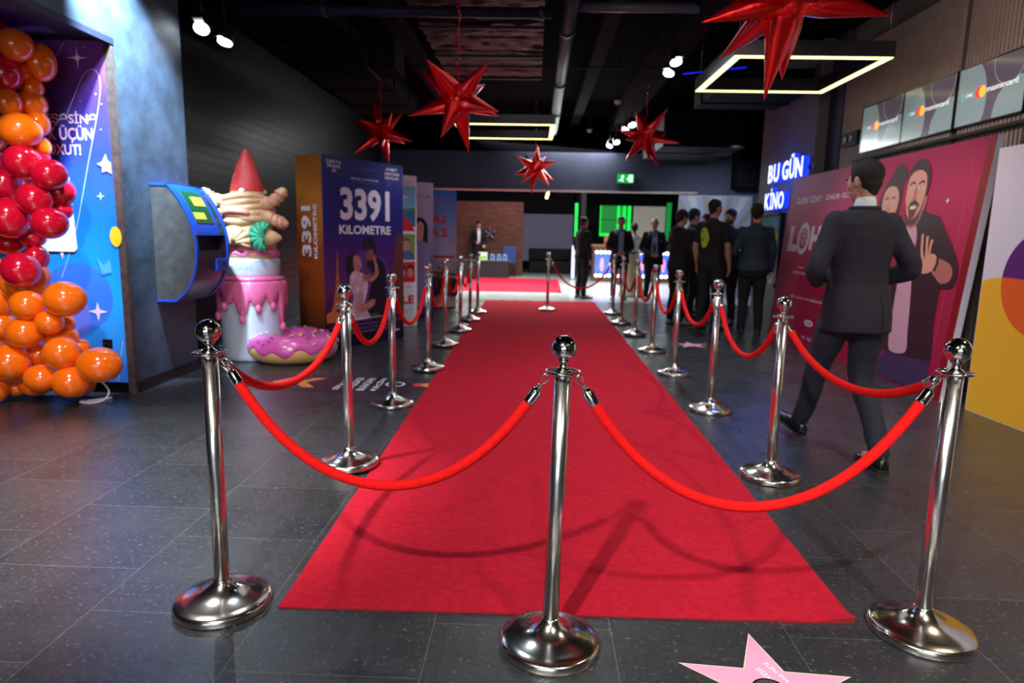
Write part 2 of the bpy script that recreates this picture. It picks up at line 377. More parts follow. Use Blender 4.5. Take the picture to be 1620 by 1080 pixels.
# carpets
def carpet_mb(c, th=.012):
    """c: four corners; slightly wavy border, rolled edge"""
    mb = MB(); nx, ny = 40, 160; top = []
    for j in range(ny + 1):
        for i in range(nx + 1):
            u, v = i / nx, j / ny
            x = (c[0][0] * (1 - u) + c[1][0] * u) * (1 - v) + (c[3][0] * (1 - u) + c[2][0] * u) * v
            y_ = (c[0][1] * (1 - u) + c[1][1] * u) * (1 - v) + (c[3][1] * (1 - u) + c[2][1] * u) * v
            e = min(u, 1 - u) * nx; f = min(v, 1 - v) * ny
            h = th * min(1, .55 + .45 * min(e, f))
            h += .0018 * noise.noise(V((x * 3, y_ * 3, 0)))
            if e < 1: x += .006 * noise.noise(V((x * 2, y_ * 4, 3)))
            if f < 1 and v < .5: y_ += .007 * noise.noise(V((x * 5, 1, 5)))
            if v == 0: h += .006 * max(0, noise.noise(V((x * 4, 7, 1)))) + (.02 * max(0, u - .93) / .07)
            top.append((x, y_, max(h, .004)))
    n1 = nx + 1; mb.use(CARPET); fs = [(j * n1 + i, j * n1 + i + 1, (j + 1) * n1 + i + 1, (j + 1) * n1 + i) for j in range(ny) for i in range(nx)]
    mb.add(top, fs)
    brd = [i for i in range(nx + 1)] + [j * n1 + nx for j in range(1, ny + 1)] + [ny * n1 + i for i in range(nx - 1, -1, -1)] + [j * n1 for j in range(ny - 1, 0, -1)]
    mb.use(CARPETE); bt = [top[i] for i in brd]; lo = [(p[0], p[1], .0005) for p in bt]; n = len(bt)
    mb.add(bt + lo, [(i, i + n, (i + 1) % n + n, (i + 1) % n) for i in range(n)])
    return mb
o = carpet_mb([(-.851, 2.045), (1.130, 2.078), (1.228, 13.09), (-.950, 12.96)]).build('red_carpet')
tag(o, 'long red carpet runner down the middle of the dark floor between the rope barriers', 'carpet')
o = carpet_mb([(-3.3, 14.9), (.66, 15.15), (.74, 19.9), (-3.3, 19.9)], .012).build('red_carpet')
tag(o, 'shorter red carpet lying crosswise on the bright hall floor at the far end', 'carpet')

# ------------------------------------------------------------------ rope barriers
def make_stanchion():
    r = root('stanchion')
    b = MB(); b.lathe([(0, .0), (.157, 0), (.160, .006), (.160, .020), (.157, .027), (.150, .032), (.125, .038), (.095, .045), (.07, .055), (.05, .068), (.036, .082), (.029, .094), (.027, .1), (0, .1)], 56)
    o = b.build('base', mat('satin steel', (214, 208, 200), .17, 1), r)
    g = MB(); g.lathe([(0, -.001), (.153, -.001), (.155, .001), (.153, .003), (0, .003)], 48); g.build('rubber_ring', SOLE, o)
    p = MB(); p.lathe([(0, .095), (.0255, .095), (.0255, .882), (0, .882)], 40); p.build('pole', STEEL, r)
    c = MB(); c.lathe([(0, .880), (.0275, .880), (.0275, .888), (.030, .890), (.030, .894), (0, .894)], 40)
    ring = [(.05 * cos(a), .05 * sin(a), .8905) for a in [2 * pi * k / 32 for k in range(32)]]
    c.tube(ring, .0042, 8, closed=True)
    for k in range(4):
        a = pi / 4 + k * pi / 2; c.tube([(.026 * cos(a), .026 * sin(a), .8905), (.05 * cos(a), .05 * sin(a), .8905)], .004, 8)
    c.build('hook_ring', CHROME, r)
    f = MB(); f.lathe([(0, .893), (.027, .893), (.022, .899), (.013, .905), (.0115, .914), (.013, .919), (.019, .922), (.019, .925), (.014, .927)] + [(.039 * sin(a), .961 - .039 * cos(a)) for a in [.38 + (pi - .38) * k / 22 for k in range(23)]], 40)
    f.build('ball_finial', CHROME, r)
    return r
ST = [('L0', -1.052, 2.06), ('L1', -.996, 3.437), ('L2', -1.044, 4.773), ('L3', -.988, 6.081), ('L4', -1.012, 7.473), ('L5', -.967, 8.634), ('L6', -.946, 9.753), ('L7', -.917, 10.749),
      ('R0', 1.324, 2.045), ('R1', 1.329, 3.477), ('R2', 1.368, 4.864), ('R3', 1.373, 6.194), ('R4', 1.382, 7.455), ('R5', 1.367, 8.676), ('R6', 1.334, 9.792), ('R7', 1.359, 11.068),
      ('C0', .079, 1.902), ('B0', .253, 11.363)]
ordn = ['nearest', 'second', 'third', 'fourth', 'fifth', 'sixth', 'seventh', 'farthest']
SP = {k: (x, y) for k, x, y in ST}
proto = make_stanchion()
tilt = {'C0': (.0, .0175), 'L1': (0, -.008), 'R0': (0, .004)}
for i, (k, x, y) in enumerate(ST):
    o = proto if i == 0 else copy_tree(proto)
    o.location = (x, y, .0 if k not in ('B0', 'L1', 'L3', 'L4', 'L5', 'L6', 'L7', 'R6', 'R7', 'R5') else .0150); o.rotation_euler = (0, tilt.get(k, (0, 0))[1], random.uniform(-.5, .5) if i > 0 else 0)
    if k in tilt: o.rotation_euler = (0, tilt[k][1], 0)
    if k[0] == 'L': lb = 'polished steel rope post, %s from the camera in the row left of the carpet' % ordn[int(k[1])]
    elif k[0] == 'R': lb = 'polished steel rope post, %s from the camera in the row right of the carpet' % ordn[int(k[1])]
    elif k == 'C0': lb = 'polished steel rope post in front of the near end of the carpet, holding two ropes'
    else: lb = 'small distant steel rope post standing on the far end of the carpet'
    tag(o, lb, 'stanchion', 'rope posts around the carpet')
def rope(a, b, low, label, bend=0):
    (xa, ya), (xb, yb) = SP[a], SP[b]; A = V((xa, ya, .886)); B = V((xb, yb, .886)); d = (B - A); d.z = 0; d.normalize()
    if a == 'C0': A.x += .014
    if b == 'C0': B.x += .014
    A0 = A + d * .05; B0 = B - d * .05
    r = root('velvet_rope', (A0.x, A0.y, 0), 0, label, 'rope', 'red velvet ropes'); O = V((A0.x, A0.y, 0))
    side = V((-d.y, d.x, 0)); L = (B0 - A0).length; pts = []
    N = 40; lowz = low
    for k in range(N + 1):
        t = k / N; q = (2 * t - 1)
        # hanging curve: a little steeper towards the hooks than a parabola
        z = lowz + (.872 - lowz) * (.80 * q * q + .20 * q ** 4)
        p = A0.lerp(B0, t); pts.append(V((p.x, p.y, z)) - O + side * (bend * (1 - q * q)))
    # arc-length split into hook, cap, velvet
    ln = [0]
    for i in range(N): ln.append(ln[-1] + (pts[i + 1] - pts[i]).length)
    def at(s_):
        for i in range(N):
            if ln[i + 1] >= s_: return pts[i].lerp(pts[i + 1], (s_ - ln[i]) / (ln[i + 1] - ln[i]))
        return pts[-1]
    T = ln[-1]; h, c = .04, .055
    body = [at(h + c - .006 + (T - 2 * (h + c - .006)) * k / 44) for k in range(45)]
    m = MB(); m.tube(body, .0165, 14, round_=True); m.build('rope_cord', VELVET, r)
    for sgn in (0, 1):
        f = (lambda s_: at(s_)) if sgn == 0 else (lambda s_: at(T - s_))
        m = MB(); q = [f(h + x_) for x_ in (0, .006, .012, .05, .055)]
        m.tube(q, [.008, .0135, .0175, .0175, .0185], 16, round_=False)
        cap = m.build('end_cap', CHROME, r)
        m = MB(); p0, p1 = f(.0), f(h + .004); u = (p1 - p0).normalized()
        up = V((0, 0, 1)); n = (up - u * up.dot(u)).normalized()
        hk = [p1, p1 - u * .016, p0 + u * .018 - n * .008, p0 + u * .004 - n * .010, p0 - u * .006 - n * .002, p0 - u * .003 + n * .008, p0 + u * .008 + n * .009, p0 + u * .017 + n * .004]
        m.tube(crom([tuple(p) for p in hk], 4), .0028, 8)
        m.lathe([(0, -.004), (.007, -.004), (.007, .004), (0, .004)], 12, M=Matrix.Translation(p1 - u * .012) @ u.to_track_quat('Z', 'X').to_matrix().to_4x4())
        m.build('snap_hook', CHROME, r)
rope('L0', 'C0', .485, 'red velvet rope across the carpet end, left of the centre post')
rope('C0', 'R0', .455, 'red velvet rope across the carpet end, right of the centre post')
for i, z in enumerate([.645, .60, .545, .545, .58, .57, .6]):
    rope('L%d' % i, 'L%d' % (i + 1), z, 'red velvet rope between the %s and %s posts of the left row' % (ordn[i], ordn[i + 1] if i < 6 else 'last'))
for i, z in enumerate([.69, .565, .58, .525, .53, .55, .56]):
    rope('R%d' % i, 'R%d' % (i + 1), z, 'red velvet rope between the %s and %s posts of the right row' % (ordn[i], ordn[i + 1] if i < 6 else 'last'))
rope('B0', 'R7', .42, 'dark red rope from the small post on the carpet to the far right post')

# ------------------------------------------------------------------ floor stars and floor decal
PINK = mat('pink star vinyl', (218, 150, 178), .45, var=.04); GOLD = mat('pale gold edge', (214, 196, 176), .4)
def floor_star(cx, cy, r, rot, label, txt=True):
    a = Art(.01, .01, .0005, PINK, x0=-.005, z0=-.005); a.v, a.f, a.mi, a.sm = [], [], [], []
    pt = lambda rr, k: (rr * (1 if k % 2 == 0 else .382) * sin(pi * k / 5), rr * (1 if k % 2 == 0 else .382) * cos(pi * k / 5))
    a.poly([pt(r, k) for k in range(10)], GOLD); a.poly([pt(r * .955, k) for k in range(10)], PINK)
    if txt:
        ang = R(-61)
        for t_, ox, oz, wd, hh in (('İLİN ƏN YAXŞI', .003, .112, .17, .021), ('DİZAYNI', -.024, .082, .085, .021)):
            n0 = len(a.v); a.text(t_, 0, 0, wd, hh, WHITE, .01)
            for i in range(n0, len(a.v)):
                x, _, z = a.v[i]; a.v[i] = (ox + x * cos(ang) - z * sin(ang), a.v[i][1], oz + x * sin(ang) + z * cos(ang))
        a.ellipse(-.005, -.01, .052, .052, BLACKG); a.ellipse(-.005, -.01, .046, .046, mat('grey badge', (60, 58, 66), .4)); a.ellipse(-.01, -.008, .03, .02, BLACKG)
    o = a.build('floor_star', loc=(cx, cy, .0006), rot=(R(-90), 0, 0))
    # lay it flat: local z becomes world +y
    o.rotation_euler = (R(-90), 0, 0); o.matrix_world = Matrix.Translation((cx, cy, .0012)) @ Matrix.Rotation(rot, 4, 'Z') @ Matrix(((1, 0, 0, 0), (0, 0, 1, 0), (0, -1, 0, 0), (0, 0, 0, 1)))
    tag(o, label, 'floor sticker', 'pink floor stars'); return o
floor_star(.722, 1.736, .268, R(-4), 'pink star set in the dark tiles in front of the near carpet edge')
floor_star(1.96, 8.0, .24, R(0), 'distant pink star on the tiles right of the right rope row', False)
def decal():
    DB = mat('dark decal film', (38, 34, 44), .3); OR = mat('orange decal', (226, 142, 74), .45); PL = mat('plum decal', (58, 34, 52), .35)
    a = Art(.01, .01, .0003, DB); a.v, a.f, a.mi, a.sm = [], [], [], []
    a.rect(-2.42, 5.14, -.62, 5.72, DB); a.rect(-2.1, 5.14, -.62, 5.3, PL)
    for x in (-2.14, -1.94):
        a.poly([(x - .1, 5.44), (x + .02, 5.62), (x + .13, 5.62), (x + .0, 5.44), (x + .13, 5.26), (x + .02, 5.26)], OR)
    for i in range(4):
        x = -1.66 + i * .105; a.text(['SİFARİŞ', 'KASSASI', 'BURADAN', 'KEÇİN'][i], x, 5.2, x + .07, 5.66, WHITE, .012, rot=1)
    a.ellipse(-1.17, 5.45, .085, .085, WHITE); a.ellipse(-1.17, 5.45, .068, .068, DB)
    a.ellipse(-.95, 5.45, .07, .07, mat('decal red', (200, 60, 40), .4)); a.ellipse(-.87, 5.45, .07, .07, OR); a.text('mastercard', -.78, 5.22, -.72, 5.7, WHITE, rot=1)
    o = a.build('floor_decal'); o.matrix_world = Matrix.Translation((0, 0, .001)) @ Matrix(((1, 0, 0, 0), (0, 0, 1, 0), (0, -1, 0, 0), (0, 0, 0, 1)))
    tag(o, 'dark floor sticker with orange arrows and white lettering left of the carpet', 'floor sticker')
decal()

# ------------------------------------------------------------------ niche: printed wall, balloons
def niche():
    POST = ramp_mat('blue purple sky print', [(0, (58, 110, 205)), (.10, (48, 120, 215)), (.30, (24, 150, 225)), (.50, (16, 96, 190)), (.68, (40, 58, 160)), (.84, (66, 42, 128)), (1, (122, 62, 150))], 2, 2.62, .4, .12, .9)
    a = Art(3.0, 2.53, .012, POST, x0=-6.16, z0=.09)
    LT = mat('lilac print', (226, 196, 226), .5); SK = mat('pale blue line', (150, 170, 225), .5); CARD = mat('pale lilac card', (232, 212, 232), .5)
    a.ellipse(-3.5, .75, .27, .27, mat('deep blue disc', (44, 108, 205), .4)); a.ellipse(-3.62, .62, .2, .26, mat('periwinkle print', (92, 104, 200), .4))
    a.line(crom([(-3.62, .9), (-3.48, 1.25), (-3.34, 1.75), (-3.23, 2.15), (-3.20, 2.33), (-3.235, 2.42), (-3.32, 2.38), (-3.42, 2.2), (-3.47, 2.1)], 8), .006, SK)
    a.line([(-3.24, .1), (-3.18, .42)], .006, SK); a.line([(-3.52, 2.5), (-3.45, 2.6)], .006, SK)
    a.text('PEŞƏSİNƏ', -3.68, 2.022, -3.243, 2.128, LT, .02)
    a.text('ÖYRƏNMƏK ÜÇÜN', -4.08, 1.902, -3.285, 2.03, LT, .02); a.text('OXUT!', -3.64, 1.815, -3.385, 1.892, LT, .02)
    a.star(-3.356, 2.5, .085, LT, 4, .12); a.ellipse(-3.356, 2.5, .02, .02, WHITE)
    for x, z, r in [(-3.264, 1.518, .035), (-3.356, .645, .075), (-3.6, 1.12, .08), (-3.3, 2.57, .012), (-3.24, 2.25, .012), (-3.45, 2.33, .01), (-3.2, 2.18, .01), (-3.36, 2.2, .008), (-3.4, 2.55, .01), (-3.28, 2.4, .01), (-3.22, 2.0, .01)]:
        a.star(x, z, r, SK if r < .05 else LT, 4, .3)
    a.poly([(-3.275, 1.755), (-3.235, 1.77), (-3.20, 1.83), (-3.185, 1.78), (-3.162, 1.765), (-3.162, 1.68), (-3.2, 1.70), (-3.24, 1.69), (-3.235, 1.73)], mat('lavender star', (140, 130, 205), .5))
    a.poly([(-3.33, 1.06), (-3.28, 1.0), (-3.23, 1.05), (-3.22, .95), (-3.3, .93)], mat('faint sky star', (70, 150, 220), .5))
    a.poly([(x, z) for x, z in crom([(-4.05, 1.12), (-4.03, 1.10), (-3.5, 1.10), (-3.475, 1.125), (-3.49, 1.65), (-3.515, 1.68), (-4.03, 1.68), (-4.05, 1.66)], 1, True)], CARD)
    a.ellipse(-3.17, 1.22, .045, .075, mat('orange sun', (236, 160, 20), .5))
    a.poly([(-3.14, .1), (-3.14, .1), (-3.14, .1)], LT)
    o = a.build('printed_wall_panel', loc=(0, 4.905 - .012, 0))
    tag(o, 'blue to purple printed panel with lilac lettering behind the balloons', 'poster')
    b = MB(); b.use(ramp_mat('purple red print', [(0, (150, 30, 50)), (.45, (150, 34, 60)), (.8, (92, 36, 110)), (1, (60, 44, 140))], 1, 5.5, .4, .3, .8)); b.bb((-6.15, 0, 2.655), (-3.14, 4.9, 2.69))
    c = Art(.01, .01, .001, WHITE); c.v, c.f, c.mi, c.sm = [], [], [], []
    o = b.build('printed_ceiling_panel'); tag(o, 'red and purple printed panel overhead inside the balloon niche', 'poster')
    e = MB(); e.use(mat('grey lilac print', (120, 110, 160), .5)); e.prism([(x, y) for x, y in crom([(-3.75, 4.78), (-3.45, 4.84), (-3.28, 4.83), (-3.36, 4.78), (-3.3, 4.70), (-3.5, 4.68)], 5, True)], .001, Matrix(((1, 0, 0, 0), (0, 0, 1, 0), (0, -1, 0, 2.6555), (0, 0, 0, 1))))
    e.build('printed_shape', parent=o)
    s = MB(); s.use(BLACKG); s.bb((-3.335, 4.885, .36), (-3.262, 4.9, .43)); s.use(BLACK); s.ell((-3.315, 4.885, .395), (.006, .003, .006)); s.ell((-3.285, 4.885, .395), (.006, .003, .006))
    tag(s.build('wall_socket', bevel=.003), 'small black wall socket low on the blue printed panel', 'socket')
niche()
BAL=[(-3.61,4.50,2.52,0.068,0.114,"R"),(-3.50,4.50,2.48,0.104,0.106,"O"),(-3.45,4.66,2.41,0.083,0.128,"O"),(-3.58,4.50,2.30,0.081,0.111,"R"),(-3.59,4.66,2.33,0.080,0.115,"O"),(-3.53,4.66,2.24,0.067,0.071,"O"),(-3.59,4.50,2.11,0.081,0.094,"O"),(-3.55,4.66,2.13,0.097,0.098,"O"),(-3.53,4.50,1.93,0.139,0.116,"O"),(-3.51,4.66,2.00,0.068,0.089,"O"),(-3.51,4.66,1.84,0.060,0.081,"O"),(-3.83,4.66,1.91,0.060,0.099,"O"),(-3.53,4.50,1.72,0.116,0.117,"R"),(-3.53,4.66,1.76,0.068,0.072,"R"),(-3.35,4.50,1.64,0.112,0.105,"R"),(-3.80,4.66,1.58,0.121,0.127,"R"),(-3.39,4.66,1.53,0.086,0.100,"R"),(-3.47,4.50,1.47,0.112,0.114,"R"),(-3.39,4.66,1.41,0.060,0.073,"R"),(-3.66,4.50,1.34,0.126,0.141,"R"),(-3.38,4.50,1.31,0.117,0.110,"R"),(-3.64,4.66,1.21,0.096,0.078,"R"),(-3.82,4.66,1.16,0.105,0.083,"R"),(-3.62,4.66,1.06,0.079,0.092,"R"),(-3.62,4.50,0.98,0.123,0.125,"R"),(-3.62,4.66,0.93,0.070,0.102,"O"),(-3.73,4.66,0.85,0.159,0.121,"O"),(-3.32,4.50,0.78,0.141,0.126,"O"),(-3.60,4.50,0.73,0.111,0.108,"O"),(-3.91,4.66,0.74,0.080,0.121,"O"),(-3.45,4.50,0.61,0.094,0.086,"O"),(-3.44,4.66,0.58,0.053,0.070,"O"),(-3.64,4.50,0.53,0.121,0.113,"O"),(-3.93,4.66,0.55,0.089,0.103,"O"),(-3.49,4.66,0.48,0.116,0.094,"O"),(-3.67,4.66,0.34,0.090,0.094,"O"),(-3.38,4.50,0.39,0.121,0.118,"O"),(-3.35,4.66,0.40,0.063,0.071,"O"),(-3.77,4.50,0.31,0.135,0.133,"O"),(-3.11,4.50,0.31,0.151,0.128,"O"),(-3.55,4.50,0.20,0.113,0.101,"O"),(-3.33,4.50,0.18,0.126,0.119,"O"),(-3.41,4.66,0.13,0.135,0.109,"O"),(-3.73,4.66,0.11,0.117,0.086,"O"),(-3.89,4.66,0.09,0.118,0.076,"O"),(-3.89,4.50,0.11,0.070,0.101,"O"),(-3.80,4.66,2.48,0.083,0.114,"R"),(-3.82,4.66,2.19,0.084,0.106,"O"),(-3.89,4.66,1.76,0.094,0.108,"R"),(-3.92,4.66,1.40,0.104,0.119,"R"),(-3.97,4.66,0.95,0.106,0.120,"O"),(-4.04,4.66,0.41,0.108,0.123,"O")]
def balloons():
    g = root('balloon_garland', (-3.6, 4.6, 0), 0, 'tall garland of shiny orange and red balloons rising from the floor at the left edge', 'balloons')
    MO = mat('orange latex', (255, 112, 12), .16, coat=.5, sss=.25, spec=.6); MR = mat('red latex', (206, 12, 42), .15, coat=.5, sss=.2, spec=.6)
    for x, y, z, rx, rz, c in BAL:
        x += 3.6; y -= 4.6; cen = V((-.12, .12, z)); P = V((x, y, z)); z = max(z, rz + .002) ; P.z = z
        m = MB(); m.ell((0, 0, 0), (rx, (rx * rz) ** .5, rz), seg=28, rg=20)
        # draw the knot end out towards the garland's core
        d = (V((-.15, .1, P.z + .02)) - P); d = d.normalized() if d.length > .02 else V((0, 1, 0))
        rr = (rx + rz) / 2; vs = []
        for p in m.v:
            q = V(p); t = q.dot(d) / rr
            if t > .6: q += d * rr * .9 * (t - .6) ** 2 * .8
            vs.append(tuple(q + P))
        m.v = vs; tip = P + d * rr * 1.1; m.use(MO if c == 'O' else MR)
        m.mi = [0] * len(m.f)
        m.tube([tuple(tip - d * .02), tuple(tip), tuple(tip + d * .012), tuple(tip + d * .02)], [.012, .005, .007, .011], 10)
        o = m.build('balloon', parent=g); o['label'] = 'orange balloon' if c == 'O' else 'deep red balloon'
    m = MB(); m.use(mat('white ribbon', (220, 205, 220), .4))
    m.tube(crom([(.40, -.02, .2), (.46, .02, .1), (.44, .0, .03), (.36, -.03, .008), (.26, -.02, .012), (.33, .05, .006), (.42, .12, .01)], 6), [(.009, .002)] * 37, 8)
    m.build('ribbon', parent=g)
balloons()
# ------------------------------------------------------------------ wall terminal on the pier
def terminal():
    g = root('wall_terminal', (-3.108, 5.28, 0), 0, 'blue and grey curved service terminal mounted on the grey wall pier', 'kiosk')
    W = .57; BL = mat('blue enamel', (8, 56, 158), .4); GS = mat('scuffed grey sheet', (50, 45, 44), .6, .1, var=.4, vscale=14); DK = mat('dark terminal panel', (34, 28, 38), .3)
    prof = crom([(.13, 1.64), (.20, 1.56), (.27, 1.44), (.325, 1.30), (.345, 1.14), (.335, 1.0), (.295, .87), (.23, .77), (.155, .70)], 5)
    pts = [(0, 1.64)] + prof + [(0, .705)]
    # side sheets
    m = MB(); m.prism(pts, .008); m.build('side_sheet', GS, g)
    m = MB(); m.prism(pts, .008, Matrix.Translation((0, W - .008, 0))); m.build('side_sheet', GS, g)
    def band(y0, y1, i0, i1, mt, name, out=0.0, th=.012):
        q = prof[i0:i1 + 1]; n = len(q); vs = []
        for i, (x, z) in enumerate(q):
            a = q[max(i - 1, 0)]; b = q[min(i + 1, n - 1)]; d = math.hypot(b[0] - a[0], b[1] - a[1]); nx, nz = -(b[1] - a[1]) / d, (b[0] - a[0]) / d
            for yy in (y0, y1):
                for oo in (out, out - th): vs.append((x + nx * oo, yy, z + nz * oo))
        fs = []
        for i in range(n - 1):
            b = i * 4; fs += [(b, b + 4, b + 6, b + 2), (b + 1, b + 3, b + 7, b + 5), (b, b + 1, b + 5, b + 4), (b + 2, b + 6, b + 7, b + 3)]
        fs += [(0, 2, 3, 1), (n * 4 - 4, n * 4 - 3, n * 4 - 1, n * 4 - 2)]
        m = MB(); m.use(mt); m.smooth = False; m.add(vs, fs); return m.build(name, parent=g)
    nn = len(prof) - 1
    band(-.006, .03, 0, nn, BL, 'edge_band', .01); band(W - .03, W + .006, 0, nn, BL, 'edge_band', .01)
    m = MB(); m.bb((0, -.006, 1.632), (.14, W + .006, 1.652)); m.build('top_cap', BL, g)
    m = MB(); m.bb((0, -.006, .69), (.16, W + .006, .706)); m.build('bottom_cap', BL, g)
    band(.03, W - .03, 21, nn, DK, 'lower_panel', 0)
    band(.03, W - .03, 0, 3, BL, 'upper_panel', .004)
    fr = band(.0, .40, 1, 17, BL, 'screen_frame', .022, .03)
    sc = band(.05, .35, 4, 14, mat('terminal screen glow', (22, 60, 34), .12, emit=.25), 'screen', .026)
    SCG = mat('screen yellow', (150, 140, 50), .3, emit=.3)
    band(.15, .33, 6, 9, SCG, 'screen_picture', .030); band(.06, .24, 11, 13, SCG, 'screen_picture', .030)
    band(.40, W - .03, 3, 17, mat('terminal dark glass', (30, 44, 60), .1), 'side_glass', .0)
    m = MB(); m.bb((.20, .03, 1.06), (.34, W - .03, 1.075)); m.build('shelf', mat('steel shelf', (120, 130, 142), .35, .8), g)
    m = MB(); m.bb((.15, .03, .98), (.26, W - .03, 1.28)); m.build('recess', BLACK, g)
    m = MB(); m.bb((.24, .33, .93), (.352, .53, 1.04)); b = m.build('cash_slot_box', BL, g, bevel=.006)
    m = MB(); m.bb((.350, .40, .99), (.358, .50, 1.005)); m.build('slot', BLACK, b)
terminal()

# ------------------------------------------------------------------ dessert display
def display():
    g = root('dessert_display', (-2.86, 6.52, 0), 0, 'giant cup with pink icing, beige figure and red cone on top, donut at its foot', 'statue')
    CUP = mat('pale glossy fibreglass', (190, 196, 214), .25, coat=.4); PK = mat('pink icing', (232, 108, 158), .22, coat=.6); BG = mat('cream beige', (206, 164, 124), .4, var=.1, vscale=12, bump=.2, bscale=40)
    DG = mat('baked dough', (222, 170, 112), .45, var=.15, vscale=7); RD = mat('strawberry red', (206, 62, 66), .45, var=.2, vscale=30, bump=.5, bscale=60); GN = mat('mint green', (64, 178, 140), .35)
    m = MB(); m.lathe([(0, 0), (.27, 0), (.29, .015), (.295, .05), (.302, .3), (.31, .55), (.315, .72), (.3, .76), (0, .76)], 56); m.build('cup_body', CUP, g)
    # icing collar with drips
    seg = 96; top = .80; rs = []
    def low(a):
        s_ = 0
        for c, w_, d in [(-1.9, .22, .10), (-1.45, .20, .22), (-1.0, .2, .13), (-.55, .16, .12), (-.15, .12, .33), (.4, .3, .16), (1.0, .2, .2), (1.6, .2, .1), (2.2, .25, .22), (2.9, .2, .12), (-2.4, .2, .2), (-2.95, .15, .1)]:
            dd = (a - c + pi) % (2 * pi) - pi; s_ = max(s_, d * math.exp(-(dd / w_) ** 4))
        return s_
    lev = [(0, .28), (.012, .325), (.03, .342), (.10, .35), (.5, .352), (.9, .345), (1, .322), (1.0, .305)]
    for q, r_ in lev:
        ring = []
        for k in range(seg):
            a = 2 * pi * k / seg - pi; bot = .72 - .05 - low(a); z = top - q * (top - bot)
            rr = r_ - (.0 if q < .95 else 0); ring.append((rr * cos(a), rr * sin(a), z))
        rs.append(ring)
    m = MB(); m.rings(rs); m.build('icing', PK, g)
    for a, z in [(-2.0, .52), (-1.45, .40), (-1.0, .50), (-.55, .52), (-.15, .30), (-2.4, .42)]:
        m = MB(); m.ell((.335 * cos(a), .335 * sin(a), z + .03), (.03, .03, .045)); m.build('icing_drop', PK, g)
    m = MB(); m.lathe([(0, .80), (.33, .80), (.325, .83), (.29, .84), (.28, .845), (0, .845)], 56); m.build('rim', PK, g)
    m = MB(); m.lathe([(0, .84), (.275, .84), (.285, .86), (.29, 1.0), (.285, 1.015), (0, 1.015)], 56); lid = m.build('lid_band', CUP, g)
    LET = mat('faded lilac lettering', (170, 150, 170), .5)
    for t, a0, a1 in (('ŞOKOLAD', -2.75, -2.1), ('DONAT EVİ', -1.85, -1.1)):
        vs, fs, _ = text_data(t); q = MB(); q.use(LET)
        q.add([(.2905 * cos(a0 + (a1 - a0) * a), .2905 * sin(a0 + (a1 - a0) * a), .91 + .05 * b) for a, b in vs], fs, False); q.build('lettering', parent=lid)
    def torus(m, R_, r_, z, sx=1, wav=0, up=1, M=None, flat=1.0):
        rs = []
        for i in range(64):
            a = 2 * pi * i / 64; ring = []
            for k in range(20):
                b = 2 * pi * k / 20; rr = r_ * (1 + wav * sin(a * 9) * (1 if sin(b) < .2 else 0))
                ring.append(((R_ + rr * cos(b)) * cos(a), (R_ + rr * cos(b)) * sin(a), z + rr * flat * sin(b)))
            rs.append(ring)
        if M is not None: rs = [[tuple(M @ V(p)) for p in r] for r in rs]
        m.rings(rs, closed=True)
    m = MB(); torus(m, .20, .085, 1.06, flat=.75); m.build('donut_ring', DG, g)
    def icing_cap(R_, r_, z, M, name, flat=1.0, waves=11):
        rs = []
        for i in range(96):
            a = 2 * pi * i / 96; ring = []; w0 = -.25 + .28 * sin(a * waves + 1) + .15 * sin(a * 5)
            for k in range(18):
                b = w0 + (pi - 2 * w0) * k / 17; rr = r_ * 1.045 if 0 < k < 17 else r_ * .98
                ring.append(((R_ + rr * cos(b)) * cos(a), (R_ + rr * cos(b)) * sin(a), z + rr * flat * sin(b)))
            rs.append(ring)
        if M is not None: rs = [[tuple(M @ V(p)) for p in r] for r in rs]
        mm = MB(); n = 18; vs = [p for r in rs for p in r]; fs = [(i * n + k, i * n + k + 1, ((i + 1) % 96) * n + k + 1, ((i + 1) % 96) * n + k) for i in range(96) for k in range(n - 1)]
        mm.add(vs, fs); o = mm.build(name, PK if R_ < .25 else mat('magenta icing', (214, 88, 166), .25, coat=.6, var=.08), g)
        so = o.modifiers.new('s', 'SOLIDIFY'); so.thickness = .012; so.offset = 1; return o
    icing_cap(.20, .085, 1.06, None, 'ring_icing', .75)
    # cream figure
    m = MB(); random.seed(3)
    m.tube([(0, 0, 1.1), (0, 0, 1.25), (.0, 0, 1.45), (0, 0, 1.6), (0, 0, 1.68)], [.26, .23, .2, .18, .15], 28, round_=True)
    for k in range(5):
        m.tube([(.22 * cos(a), .22 * sin(a), 1.42 + .09 * k / 2 + .02 * sin(a * 2 + k)) for a in [2 * pi * i / 24 for i in range(24)]], .045 - .004 * k, 10, closed=True)
    m.ell((-.02, -.18, 1.47), (.15, .09, .05)); m.ell((-.02, -.16, 1.38), (.16, .1, .07)); m.ell((.0, -.12, 1.2), (.2, .14, .12))
    m.build('cream_body', BG, g)
    m = MB(); m.tube(crom([(-.15, -.24, 1.455), (-.06, -.275, 1.47), (.02, -.28, 1.465), (.1, -.25, 1.455)], 6), .022, 10, round_=True); m.build('lip', mat('coral stripe', (226, 130, 120), .35), g)
    for p in [[(.12, -.06, 1.56), (.26, -.12, 1.55), (.36, -.16, 1.60), (.42, -.17, 1.66)], [(.12, -.08, 1.44), (.26, -.14, 1.42), (.36, -.16, 1.38), (.42, -.16, 1.36)], [(-.12, -.06, 1.58), (-.26, -.12, 1.58), (-.36, -.14, 1.64)], [(-.12, -.04, 1.46), (-.28, -.1, 1.44), (-.34, -.12, 1.42)]]:
        q = crom(p, 7); m = MB(); m.tube(q, [.062 - .012 * i / len(q) + .006 * sin(i * 1.1) for i in range(len(q))], 14, round_=True); a_ = m.build('cream_arm', BG, g)
        m = MB()
